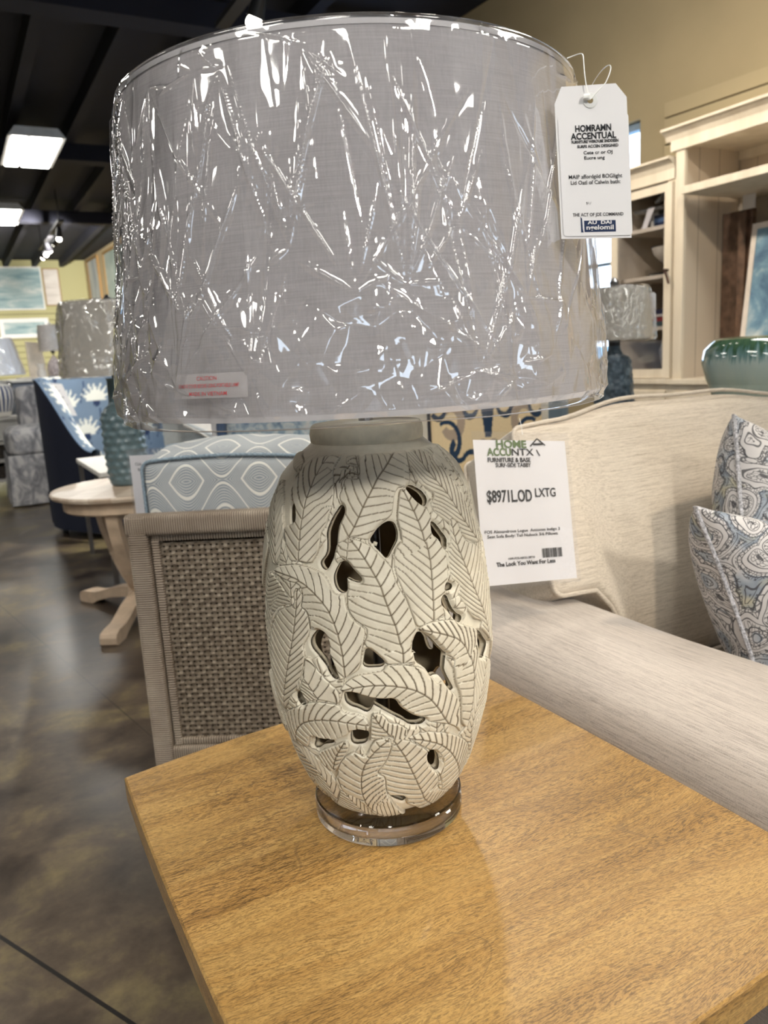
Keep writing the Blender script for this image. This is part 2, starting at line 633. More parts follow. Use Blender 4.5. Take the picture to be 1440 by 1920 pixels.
def track_head(loc, aim, label, group):
    v = (Vector(aim) - Vector(loc)).normalized()
    t = thing('track_spotlight', label, 'spotlight', loc, 0, group)
    p = Vector(loc)
    m = MB(); m.tube([p - v * .15, p - v * .13, p - v * .05, p - v * .004], [.022, .035, .045, .052], 16); m.build('can', M_black_metal, t, True)
    m = MB(); bmesh.ops.create_icosphere(m.bm, subdivisions=3, radius=(.036 if loc[1] > 8 else .045), matrix=Matrix.Translation(p + v * .024)); m.build('bulb', M_bulb, t, True)
    m = MB(); m.tube([p - v * .09, (p.x, p.y, p.z + .1503)], .008, 6); m.build('arm', M_black_metal, t)
    return t


for i, (loc, aim, pw, colr, ang) in enumerate(SPOTS):
    far = loc[1] > 8
    vis = far or abs(loc[1] - 4.62) < .1
    lab = ('small lit spotlight in the row of five at the far end of the ceiling' if far else
           ('lone lit spotlight glowing just above the rim of the plastic-wrapped lampshade' if vis else 'unseen ceiling spotlight outside the view, placed for its light'))
    track_head(loc, aim, lab, 'row of far track spotlights' if far else (None if vis else 'nearby track spotlights'))
    v = (Vector(aim) - Vector(loc)).normalized()
    spot('spot_beam', Vector(loc) + v * .07, aim, pw, colr, ang, rad=.18 if loc[1] < -3 else .05)
m = MB(); m.box(1.66, 1.74, 12.2, 15.0, 3.20, 3.235); m.tube([(1.7, 12.4, 3.23), (1.7, 12.4, CEIL - .15)], .006, 6); m.tube([(1.7, 14.8, 3.23), (1.7, 14.8, CEIL - .15)], .006, 6)
tag(m.build('light_track', M_black_metal), 'black rail carrying the row of five far spotlights', 'light rail')
m = MB(); m.box(1.80, 1.88, -1.0, 5.2, 3.20, 3.235)
for yy in (-.8, 1.9, 5.0): m.tube([(1.84, yy, 3.23), (1.84, yy, CEIL - .15)], .006, 6)
tag(m.build('light_track', M_black_metal), 'black rail above the wrapped lampshade, carrying the lone near spotlight', 'light rail')

# ------------------------------------------------------------------ end table
TZ = .62
def m_tabletop():
    t = NT('blond_wood')
    v = t.world()
    sx = t.new('ShaderNodeSeparateXYZ'); t.l.new(v, sx.inputs[0])
    X, Y = sx.outputs[0], sx.outputs[1]
    # boards run along X, glued side by side along Y
    board = t.math('FLOOR', t.math('DIVIDE', t.math('ADD', Y, .03), .132))
    cb = t.new('ShaderNodeCombineXYZ'); t.put(cb, 0, X)
    t.put(cb, 1, t.math('ADD', Y, t.math('MULTIPLY', board, 7.3))); t.put(cb, 2, t.math('ADD', t.math('MULTIPLY', board, 3.1), t.math('MULTIPLY', sx.outputs[2], 90)))
    vb = cb.outputs[0]
    def sc(s3, vv=vb):
        m_ = t.new('ShaderNodeMapping'); t.l.new(vv, m_.inputs[0]); m_.inputs['Scale'].default_value = s3; return m_.outputs[0]
    warp = t.noise(sc((3.0, 7, 1)), 1, 3, .5, out='Color')
    wm = t.new('ShaderNodeVectorMath', operation='MULTIPLY_ADD'); t.l.new(warp, wm.inputs[0]); wm.inputs[1].default_value = (.02, .085, 0); t.l.new(vb, wm.inputs[2])
    vw = wm.outputs[0]
    big = t.noise(sc((2.2, 14, 1)), 1, 3, .55, .4)
    streak = t.noise(sc((6, 150, 1), vw), 1, 4, .6)
    pores = t.noise(sc((105, 880, 1), vw), 1, 3, .65, .3)
    pores2 = t.noise(sc((240, 1050, 1), vw), 1, 2, .6, .8)
    f = t.math('ADD', t.math('MULTIPLY', big, .55), t.math('MULTIPLY', streak, .45))
    col = t.ramp(f, [(.32, S((154, 116, 62))), (.47, S((180, 140, 80))), (.58, S((194, 156, 94))), (.7, S((172, 134, 76)))])
    pm = t.ramp(pores, [(.41, (1, 1, 1)), (.52, (0, 0, 0))])
    pm2 = t.ramp(pores2, [(.38, (1, 1, 1)), (.48, (0, 0, 0))])
    dens = t.ramp(big, [(.35, (.95, .95, .95)), (.6, (.45, .45, .45))])
    col = t.mix(t.math('MULTIPLY', pm, dens), col, S((100, 76, 46)))
    col = t.mix(t.math('MULTIPLY', pm2, .55), col, S((112, 86, 52)))
    # a few long dark veins wandering through the figure
    ln = t.noise(sc((2.0, 4.2, 1)), 1, 1.5, .5, .3)
    vein = t.math('LESS_THAN', t.math('ABSOLUTE', t.math('SUBTRACT', ln, .52)), .0012)
    col = t.mix(t.math('MULTIPLY', vein, .35), col, S((108, 86, 58)))
    t.bump(t.math('ADD', pores, t.math('MULTIPLY', pores2, .5)), .22, .0008)
    return t.set(base=col, rough=.34, spec=.5)


M_top = m_tabletop()
M_apron = plain('wood_edge', (176, 138, 86), .5, scale=30, var=.08)
# outline: straight-sided rectangle with slightly bowed edges and soft corners
TX0, TX1, TY0, TY1 = .118, .657, .337, .935


def table_outline(inset=0, n=24):
    x0, x1, y0, y1 = TX0 + inset, TX1 - inset, TY0 + inset, TY1 - inset
    pts = []
    def bow(a, b, out, amt):
        for i in range(n):
            s = i / n
            p = Vector(a).lerp(Vector(b), s)
            k = amt * (1 - (2 * s - 1) ** 2)
            pts.append((p.x + out[0] * k, p.y + out[1] * k))
    bow((x0, y0), (x1, y0), (0, -1), .013)
    bow((x1, y0), (x1, y1), (1, 0), .004)
    bow((x1, y1), (x0, y1), (0, 1), .022)
    bow((x0, y1), (x0, y0), (-1, 0), .006)
    # soften the corners
    P = pts
    for _ in range(0):
        P = [((P[i - 1][0] + 2 * P[i][0] + P[(i + 1) % len(P)][0]) / 4, (P[i - 1][1] + 2 * P[i][1] + P[(i + 1) % len(P)][1]) / 4) for i in range(len(P))]
    return P


tb = thing('end_table', 'honey-coloured wooden end table with bowed edges, carrying the wrapped lamp', 'table', (.39, .63, 0))


def slab(name, z0, z1, inset, bev, mat, par):
    bm = bmesh.new()
    lv = []
    for z, ins in ((z0, inset + bev), (z0 + bev, inset), (z1 - bev, inset), (z1, inset + bev)):
        lv.append([bm.verts.new((x, y, z)) for x, y in table_outline(ins)])
    n = len(lv[0])
    for A, B in zip(lv, lv[1:]):
        for i in range(n): bm.faces.new((A[i], A[(i + 1) % n], B[(i + 1) % n], B[i]))
    bm.faces.new(lv[0][::-1]); bm.faces.new(lv[-1])
    q = MB(); q.bm.free(); q.bm = bm
    return q.build(name, mat, par)


slab('tabletop', TZ - .034, TZ, 0, .0022, M_top, tb)
slab('apron', TZ - .105, TZ - .034, .055, .002, M_apron, tb)
for lx in (TX0 + .165, TX1 - .10):
    for ly in (TY0 + .10, TY1 - .10):
        m = MB(); m.prism([(-.024, -.024), (.024, -.024), (.024, .024), (-.024, .024)], 2, 0, 1)
        for v in m.bm.verts:
            k = .62 + .38 * v.co.z
            v.co = Vector((lx + v.co.x * k, ly + v.co.y * k, v.co.z * (TZ - .036)))
        m.build('leg', M_apron, tb)
slab('shelf', .16, .182, .150, .002, M_apron, tb)

# ------------------------------------------------------------------ the carved lamp
AX = (.3632, .6993)
lamp = thing('table_lamp', 'large cream lamp with carved leaf body, clear round base and drum shade in crinkled plastic', 'lamp', (AX[0], AX[1], TZ))
LEAVES = [
  ([(-1.187,0.9376),(-1.323,0.9552),(-1.441,0.9701),(-1.295,0.9893),(-1.213,1.0001),(-1.123,1.0003),(-1.074,0.992),(-1.004,0.9848),(-0.989,0.9771),(-0.927,0.962),(-0.887,0.9544),(-0.924,0.9258),(-0.995,0.9211),(-1.128,0.9207),(-1.223,0.9389)],[(-1.173,0.9998),(-1.208,0.9864),(-1.16,0.9748),(-1.055,0.9502),(-0.995,0.9211)],1,1.4,0.0085),
  ([(-1.194,0.9087),(-1.082,0.9141),(-0.929,0.9067),(-0.813,0.8975),(-0.739,0.8891),(-0.942,0.8812),(-1.005,0.8734),(-1.135,0.8739),(-1.248,0.8861),(-1.195,0.8965)],[(-1.082,0.9141),(-0.899,0.9065),(-0.79,0.8964),(-0.738,0.8899)],1.2,1,0.006),
  ([(0.665,1.033),(0.581,1.0251),(0.5,1.0168),(0.448,1.0063),(0.379,0.9928),(0.288,0.9953),(0.234,0.9898),(0.203,0.9789),(0.182,0.9716),(0.099,0.9664),(0.017,0.958),(-0.031,0.9506),(-0.203,0.955),(-0.23,0.9513),(-0.323,0.9481),(-0.316,0.9626),(-0.262,0.9754),(-0.258,0.9798),(-0.303,0.9901),(-0.271,0.9968),(-0.247,1.0052),(-0.106,1.0028),(-0.1,1.0098),(-0.116,1.018),(-0.025,1.0254),(0.111,1.028),(0.237,1.0264),(0.299,1.033),(0.402,1.033),(0.655,1.033)],[(0.629,1.0329),(0.343,1.0223),(0.108,1.0053),(0.04,0.9979),(-0.07,0.9808),(-0.16,0.9617),(-0.203,0.955)],0.75,0.42,0.0095),
  ([(-0.395,1.033),(-0.378,1.0239),(-0.379,1.0205),(-0.418,1.0129),(-0.363,1.0018),(-0.349,0.9924),(-0.357,0.9813),(-0.386,0.9738),(-0.407,0.9647),(-0.453,0.957),(-0.457,0.9527),(-0.468,0.9434),(-0.515,0.9338),(-0.55,0.9296),(-0.675,0.9302),(-0.763,0.9286),(-0.818,0.9342),(-0.849,0.9458),(-0.874,0.9554),(-0.878,0.9602),(-0.787,0.9644),(-0.771,0.97),(-0.88,0.9861),(-0.905,0.9897),(-0.881,0.9962),(-0.872,1.003),(-0.864,1.0089),(-0.786,1.02),(-0.64,1.0211),(-0.622,1.0252),(-0.573,1.0302)],[(-0.406,1.0327),(-0.495,1.026),(-0.563,1.0177),(-0.582,1.01),(-0.605,0.9978),(-0.643,0.9863),(-0.656,0.9725),(-0.666,0.9579),(-0.675,0.9302)],0.95,0.6,0.0095),
  ([(-1.481,1.0275),(-1.487,1.0289),(-1.4,1.0306),(-0.946,1.0302),(-0.693,1.0244),(-0.656,1.021),(-0.809,1.0192),(-0.848,1.0133),(-0.891,1.0073),(-1.044,1.0093),(-1.256,1.0137),(-1.476,1.0201)],[(-1.481,1.0258),(-1.206,1.0224),(-0.931,1.0173),(-0.881,1.0088)],0.4,1,0.0065),
  ([(-0.28,1.0308),(-0.117,1.0277),(-0.13,1.0202),(-0.106,1.0125),(-0.272,1.0149),(-0.304,1.0225),(-0.292,1.0273)],[(-0.262,1.0301),(-0.172,1.0237),(-0.123,1.0139)],0.8,0.8,0.006),
  ([(-0.304,1.0115),(-0.222,1.0121),(-0.118,1.0084),(-0.107,1.0042),(-0.249,1.0059),(-0.283,1.0004),(-0.316,1.0005),(-0.31,1.0074)],[(-0.108,1.0063),(-0.214,1.0087),(-0.306,1.0018)],0.6,0.6,0.006),
  ([(0.655,1.0324),(0.496,1.0169),(0.465,1.0061),(0.502,0.9953),(0.586,0.9896),(0.643,0.9849),(0.611,0.98),(0.558,0.9761),(0.593,0.9678),(0.672,0.9602),(0.74,0.9556),(0.823,0.9466),(0.954,0.9344),(1.138,0.9262),(1.246,0.9285),(1.19,0.9387),(1.113,0.9594),(1.022,0.9846),(0.917,1.0009),(0.905,1.0067),(0.845,1.005),(0.856,1.0143),(0.783,1.0237),(0.719,1.0296)],[(0.651,1.0316),(0.636,1.0225),(0.637,1.0134),(0.644,1.0043),(0.704,0.9958),(0.798,0.9826),(0.914,0.9578),(1.063,0.9384),(1.163,0.9264)],0.9,2,0.0085),
  ([(0.796,1.033),(1.055,1.033),(1.501,1.033),(1.487,1.0254),(1.209,1.0138),(1.109,1.004),(1.144,0.9926),(1.171,0.9845),(1.097,0.9833),(1.034,0.9918),(0.963,1.01),(0.942,1.0191),(0.897,1.0235),(0.903,1.03)],[(0.957,1.033),(1.496,1.0301),(1.338,1.0213),(1.127,1.0105),(1.082,1.0019),(1.15,0.9849)],0.25,0.25,0.0075),
  ([(0.743,0.9612),(0.842,0.9568),(0.898,0.9358),(1.116,0.9268),(1.215,0.9131),(1.383,0.8853),(1.421,0.8562),(1.416,0.8282),(1.418,0.8139),(1.208,0.8225),(1.009,0.8419),(1.043,0.8512),(0.917,0.8569),(0.856,0.8643),(0.778,0.8771),(0.699,0.8903),(0.745,0.8931),(0.742,0.8982),(0.651,0.9063),(0.653,0.9201),(0.663,0.932),(0.72,0.9388),(0.718,0.9468)],[(0.76,0.9593),(0.771,0.9408),(0.791,0.9306),(0.843,0.9153),(0.908,0.8958),(0.994,0.8758),(1.077,0.8605),(1.211,0.8251)],0.35,2,0.0085),
  ([(0.289,0.9937),(0.25,0.9822),(0.216,0.9675),(0.237,0.9567),(0.241,0.9452),(0.237,0.9486),(0.17,0.941),(0.149,0.9297),(0.171,0.9155),(0.217,0.9008),(0.263,0.8841),(0.29,0.8717),(0.316,0.867),(0.447,0.8707),(0.538,0.8717),(0.559,0.8752),(0.546,0.8805),(0.624,0.9005),(0.637,0.9164),(0.644,0.9324),(0.611,0.9411),(0.541,0.9487),(0.596,0.9433),(0.547,0.9513),(0.555,0.9606),(0.534,0.971),(0.457,0.9814),(0.395,0.9919)],[(0.306,0.9936),(0.351,0.9818),(0.388,0.97),(0.422,0.9566),(0.444,0.9421),(0.454,0.944),(0.469,0.924),(0.463,0.9082),(0.455,0.8884),(0.447,0.8707)],0.4,1,0.0095),
  ([(-1.027,0.9162),(-0.906,0.9229),(-0.72,0.9276),(-0.585,0.9268),(-0.449,0.9225),(-0.396,0.9165),(-0.351,0.9051),(-0.315,0.9025),(-0.25,0.9038),(-0.241,0.8904),(-0.196,0.8801),(-0.117,0.8728),(-0.098,0.8696),(-0.125,0.8567),(-0.134,0.8523),(-0.158,0.8323),(-0.28,0.8236),(-0.333,0.8205),(-0.36,0.8221),(-0.396,0.8345),(-0.42,0.8451),(-0.423,0.8569),(-0.45,0.8632),(-0.559,0.8692),(-0.564,0.8774),(-0.588,0.8851),(-0.652,0.8874),(-0.621,0.8993),(-0.658,0.9092),(-0.793,0.9094),(-0.916,0.912),(-1.024,0.9146)],[(-1.027,0.9154),(-0.851,0.9153),(-0.708,0.9141),(-0.585,0.9085),(-0.477,0.8994),(-0.394,0.8889),(-0.34,0.8748),(-0.309,0.8613),(-0.289,0.8461),(-0.28,0.8236)],1,1,0.0105),
  ([(-0.688,0.9063),(-0.63,0.8983),(-0.66,0.888),(-0.597,0.885),(-0.567,0.8707),(-0.59,0.8603),(-0.659,0.849),(-0.635,0.8415),(-0.683,0.8204),(-0.745,0.8082),(-0.769,0.801),(-0.868,0.7921),(-0.924,0.7787),(-1.016,0.7709),(-1.074,0.7703),(-1.161,0.7779),(-1.2,0.7857),(-1.17,0.8153),(-1.137,0.8364),(-1.147,0.845),(-1.041,0.8663),(-0.93,0.8797),(-0.718,0.8887),(-0.747,0.8988)],[(-0.693,0.9054),(-0.709,0.8831),(-0.736,0.8658),(-0.777,0.8479),(-0.844,0.8273),(-0.91,0.8072),(-0.996,0.7852),(-1.027,0.7709)],1.6,0.2,0.0085),
  ([(-0.207,0.9539),(-0.225,0.9425),(-0.234,0.9326),(-0.192,0.9249),(-0.125,0.9169),(-0.126,0.9147),(-0.232,0.9148),(-0.235,0.9039),(-0.234,0.8896),(-0.189,0.88),(-0.117,0.8736),(-0.091,0.8704),(-0.094,0.8638),(-0.118,0.8575),(-0.1,0.8529),(-0.043,0.8462),(0.021,0.8382),(0.043,0.8359),(0.178,0.835),(0.29,0.8342),(0.282,0.8451),(0.278,0.8514),(0.313,0.8605),(0.302,0.8673),(0.263,0.8841),(0.235,0.8958),(0.203,0.9018),(0.162,0.9124),(0.136,0.926),(0.084,0.9334),(-0.002,0.944),(-0.012,0.9456),(-0.118,0.9515),(-0.2,0.9539)],[(-0.193,0.9524),(-0.115,0.9415),(-0.036,0.9267),(0.038,0.909),(0.056,0.8996),(0.101,0.8824),(0.135,0.8701),(0.16,0.8534),(0.176,0.8495),(0.175,0.835)],0.55,0.65,0.0095),
  ([(-0.636,0.8398),(-0.575,0.8393),(-0.502,0.8269),(-0.41,0.8162),(-0.347,0.8101),(-0.345,0.7959),(-0.458,0.7978),(-0.548,0.7979),(-0.705,0.7901),(-0.699,0.7995),(-0.733,0.8039),(-0.666,0.8174)],[(-0.666,0.8174),(-0.601,0.8094),(-0.547,0.7988)],0.3,1.8,0.0075),
  ([(0.309,0.8672),(0.416,0.8706),(0.579,0.8689),(0.681,0.8649),(0.735,0.859),(0.951,0.8468),(0.962,0.8206),(0.962,0.8193),(0.902,0.8038),(0.87,0.7869),(0.884,0.7578),(0.812,0.7458),(0.733,0.7554),(0.707,0.7699),(0.693,0.7891),(0.63,0.8042),(0.615,0.8197),(0.626,0.8281),(0.549,0.8349),(0.533,0.8366),(0.471,0.8443),(0.399,0.8553),(0.342,0.8617)],[(0.322,0.8653),(0.448,0.8599),(0.569,0.8532),(0.665,0.8469),(0.75,0.8361),(0.79,0.8241),(0.813,0.8228),(0.854,0.8059),(0.858,0.7874),(0.852,0.7689),(0.809,0.7469)],1.4,0.25,0.0085),
  ([(0.966,0.8245),(1.092,0.8108),(1.351,0.7957),(1.355,0.7724),(1.304,0.7459),(1.267,0.7183),(1.233,0.6999),(1.209,0.68),(0.936,0.6894),(0.808,0.7132),(0.716,0.7291),(0.745,0.7429),(0.812,0.7458),(0.883,0.7675),(0.866,0.7963)],[(1.115,0.8078),(1.056,0.7827),(0.943,0.7597),(0.916,0.7365),(1.138,0.6938)],0.8,1.2,0.0075),
  ([(-0.343,0.8103),(-0.294,0.8184),(-0.199,0.8264),(-0.062,0.8287),(0.013,0.8299),(0.043,0.8359),(0.178,0.8341),(0.283,0.8308),(0.353,0.8259),(0.411,0.8175),(0.456,0.8075),(0.505,0.8104),(0.593,0.7975),(0.685,0.7839),(0.707,0.7699),(0.72,0.756),(0.758,0.7423),(0.68,0.7529),(0.582,0.7608),(0.426,0.7685),(0.314,0.7746),(0.224,0.7814),(0.147,0.7883),(0.088,0.799),(-0.008,0.8001),(-0.076,0.8005),(-0.179,0.8024),(-0.28,0.8073)],[(-0.336,0.8099),(-0.206,0.8144),(-0.068,0.8165),(0.067,0.815),(0.202,0.8105),(0.287,0.8051),(0.385,0.7953),(0.463,0.7822),(0.54,0.7672),(0.582,0.7608)],0.8,0.7,0.0095),
  ([(-0.959,0.7734),(-0.73,0.7875),(-0.576,0.7954),(-0.452,0.7962),(-0.345,0.7951),(-0.343,0.7888),(-0.271,0.7867),(-0.2,0.7861),(-0.132,0.7818),(-0.116,0.7743),(-0.135,0.7676),(-0.268,0.7671),(-0.342,0.7616),(-0.465,0.7546),(-0.568,0.7512),(-0.66,0.7533),(-0.709,0.7538),(-0.777,0.7369),(-0.886,0.7355),(-1.065,0.7334),(-1.126,0.7418),(-1.028,0.7645)],[(-0.123,0.7753),(-0.279,0.7775),(-0.392,0.7785),(-0.514,0.7772),(-0.638,0.7734),(-0.753,0.7669),(-0.867,0.7557),(-0.945,0.7412)],0.1,0.9,0.0085),
  ([(-0.097,0.7881),(-0.042,0.7878),(0.006,0.7857),(0.037,0.7781),(0.079,0.7765),(0.122,0.775),(0.193,0.768),(0.185,0.7615),(0.155,0.7573),(0.123,0.7501),(0.073,0.7568),(0.061,0.7645),(-0.101,0.7591),(-0.132,0.757),(-0.114,0.7723)],[(-0.084,0.7863),(-0.034,0.775),(0.019,0.767),(0.073,0.7568)],1,1,0.006),
  ([(-1.098,0.7315),(-0.922,0.7382),(-0.768,0.732),(-0.636,0.7205),(-0.552,0.7011),(-0.533,0.6832),(-0.849,0.646),(-0.719,0.6587),(-0.873,0.6757),(-1.005,0.6914),(-1.188,0.7042)],[(-1.083,0.7314),(-0.867,0.7182),(-0.703,0.7029),(-0.655,0.6559)],0.9,0.9,0.008),
  ([(-0.535,0.7016),(-0.482,0.6883),(-0.348,0.6853),(-0.212,0.6624),(0.037,0.646),(0.283,0.646),(0.033,0.646),(-0.315,0.646),(-0.647,0.646),(-0.934,0.646),(-0.553,0.6827)],[(-0.508,0.6951),(-0.403,0.6691),(-0.257,0.646),(0.132,0.646)],0.9,0.9,0.007),
  ([(-0.67,0.7355),(-0.494,0.747),(-0.328,0.7575),(-0.312,0.7503),(-0.334,0.7438),(-0.419,0.7312),(-0.49,0.7181),(-0.571,0.7159),(-0.675,0.7241)],[(-0.355,0.7543),(-0.462,0.7367),(-0.532,0.7187)],1.1,0.8,0.0065),
  ([(0.036,0.7621),(-0.098,0.7588),(-0.184,0.7386),(-0.27,0.7461),(-0.383,0.7367),(-0.459,0.7254),(-0.506,0.7092),(-0.5,0.6878),(-0.348,0.6853),(-0.212,0.6624),(-0.108,0.646),(0.283,0.646),(0.316,0.646),(0.118,0.6631),(0.006,0.6849),(-0.024,0.6945),(-0.02,0.7139),(-0.104,0.7195),(0.002,0.7335),(0.055,0.7517)],[(0.058,0.7619),(-0.083,0.7482),(-0.19,0.7323),(-0.249,0.7154),(-0.276,0.6941),(-0.261,0.6763),(-0.205,0.6651),(0.038,0.646)],1,0.2,0.0085),
  ([(0.17,0.7587),(0.333,0.7621),(0.575,0.7523),(0.878,0.729),(1.055,0.7056),(1.096,0.6798),(1.058,0.6601),(1.495,0.646),(1.378,0.646),(0.691,0.6667),(0.678,0.6754),(0.588,0.6992),(0.604,0.7069),(0.575,0.7212),(0.484,0.7327),(0.367,0.7401),(0.262,0.7509)],[(0.18,0.7571),(0.335,0.7518),(0.501,0.7415),(0.649,0.726),(0.812,0.7037),(1.029,0.674),(0.982,0.6601),(1.498,0.646)],0.9,0.25,0.0085),
  ([(0.068,0.759),(0.17,0.7572),(0.274,0.7491),(0.404,0.7356),(0.416,0.716),(0.545,0.7027),(0.604,0.677),(1.378,0.646),(0.84,0.646),(0.562,0.646),(0.192,0.6733),(0.169,0.6804),(0.021,0.6856),(-0.024,0.6945),(-0.02,0.7139),(-0.104,0.7195),(0.002,0.7335),(0.055,0.7517)],[(0.068,0.7574),(0.17,0.7357),(0.236,0.7165),(0.322,0.6952),(0.446,0.6692),(0.797,0.646)],0.25,0.75,0.0085),
]
HOLES = [
  [(-0.99,1.0074),(-0.941,1.007),(-0.905,1.0035),(-0.94,1.0037)],
  [(-0.866,0.9816),(-0.808,0.9782),(-0.771,0.97),(-0.79,0.9651),(-0.826,0.9656)],
  [(-0.28,0.982),(-0.259,0.979),(-0.262,0.9754),(-0.308,0.9664),(-0.322,0.9589),(-0.33,0.9482),(-0.339,0.9462),(-0.362,0.9369),(-0.402,0.9282),(-0.425,0.9254),(-0.448,0.9273),(-0.465,0.931),(-0.417,0.9367),(-0.397,0.9422),(-0.399,0.9575),(-0.399,0.9587),(-0.388,0.9633),(-0.352,0.9715),(-0.304,0.9784)],
  [(0.003,0.9535),(0.052,0.96),(0.108,0.964),(0.155,0.9655),(0.192,0.964),(0.21,0.9562),(0.2,0.9503),(0.196,0.9491),(0.14,0.9405),(0.106,0.9348),(0.081,0.9388),(0.048,0.9428),(0,0.9485),(0.046,0.9459),(-0.017,0.9502)],
  [(0.379,0.9936),(0.421,0.9947),(0.52,0.9889),(0.558,0.9823),(0.531,0.9773),(0.503,0.9777),(0.438,0.9838),(0.386,0.992)],
  [(0.555,0.9606),(0.594,0.9568),(0.638,0.9497),(0.687,0.9423),(0.675,0.9377),(0.666,0.9335),(0.635,0.9382),(0.619,0.944),(0.587,0.9478),(0.554,0.9504)],
  [(-0.256,0.9318),(-0.227,0.9303),(-0.192,0.9249),(-0.125,0.9169),(-0.126,0.9147),(-0.168,0.9155),(-0.238,0.9195),(-0.249,0.9178),(-0.248,0.9116),(-0.249,0.9062),(-0.278,0.9049),(-0.315,0.9075),(-0.336,0.9129),(-0.338,0.9192),(-0.317,0.9247),(-0.286,0.9303)],
  [(-0.502,0.8667),(-0.45,0.864),(-0.422,0.8578),(-0.43,0.8428),(-0.42,0.8442),(-0.389,0.8337),(-0.357,0.822),(-0.376,0.8218),(-0.404,0.8249),(-0.449,0.8362),(-0.5,0.8422),(-0.57,0.8494),(-0.579,0.8556),(-0.547,0.8611)],
  [(-0.094,0.8505),(-0.049,0.8461),(0.02,0.8374),(0.012,0.8341),(-0.129,0.8344),(-0.123,0.8398),(-0.106,0.848)],
  [(0.32,0.8612),(0.399,0.8553),(0.471,0.8443),(0.532,0.8358),(0.549,0.8349),(0.537,0.8266),(0.526,0.8192),(0.566,0.8084),(0.633,0.7951),(0.593,0.7984),(0.491,0.8178),(0.427,0.8189),(0.411,0.8175),(0.384,0.825),(0.341,0.8304),(0.291,0.835),(0.282,0.8451),(0.27,0.8434),(0.279,0.853),(0.305,0.859)],
  [(-0.761,0.7994),(-0.732,0.7976),(-0.702,0.792),(-0.73,0.7871),(-0.763,0.7865),(-0.789,0.7902),(-0.787,0.794)],
  [(-0.303,0.8066),(-0.221,0.8066),(-0.087,0.8004),(0.009,0.7991),(0.088,0.799),(0.126,0.7896),(0.224,0.7797),(0.298,0.7751),(0.352,0.7731),(0.315,0.7699),(0.216,0.7719),(0.172,0.777),(0.075,0.785),(0.001,0.791),(-0.078,0.7969),(-0.089,0.796),(-0.129,0.788),(-0.196,0.7925),(-0.265,0.7948),(-0.299,0.7982)],
  [(-0.659,0.7515),(-0.568,0.7507),(-0.48,0.7529),(-0.488,0.7503),(-0.599,0.7462),(-0.669,0.7393),(-0.715,0.7387),(-0.673,0.7459)],
  [(-0.284,0.7651),(-0.215,0.7675),(-0.144,0.7661),(-0.168,0.7541),(-0.291,0.7519)],
  [(0.406,0.734),(0.454,0.7331),(0.506,0.7256),(0.54,0.7145),(0.539,0.7063),(0.482,0.7118),(0.416,0.7225)],
  [(0.021,0.6846),(0.138,0.683),(0.187,0.678),(0.177,0.6724),(0.079,0.6792)],
  [(0.624,0.9013),(0.678,0.8983),(0.665,0.8962),(0.608,0.896)],
  [(0.564,0.889),(0.602,0.8904),(0.635,0.878),(0.684,0.8699),(0.753,0.8652),(0.738,0.8614),(0.681,0.8658),(0.623,0.8759),(0.568,0.8831)],
  [(0.944,0.8436),(1.023,0.8396),(1.123,0.8281),(1.245,0.818),(1.17,0.8145),(1.092,0.8108),(0.994,0.8161),(0.959,0.8266)],
]

PZ = [.645, .652, .66, .68, .70, .72, .75, .78, .81, .84, .87, .90, .93, .96, .98, 1.00, 1.01, 1.02, 1.028, 1.034]
PR = [.050, .0665, .075, .0875, .0955, .102, .110, .1148, .1172, .1175, .1163, .1138, .110, .1045, .0985, .0905, .082, .071, .0605, .054]


def body_angle0():
    b = np.array([-AX[0], -AX[1]]); return math.atan2(b[1], b[0])


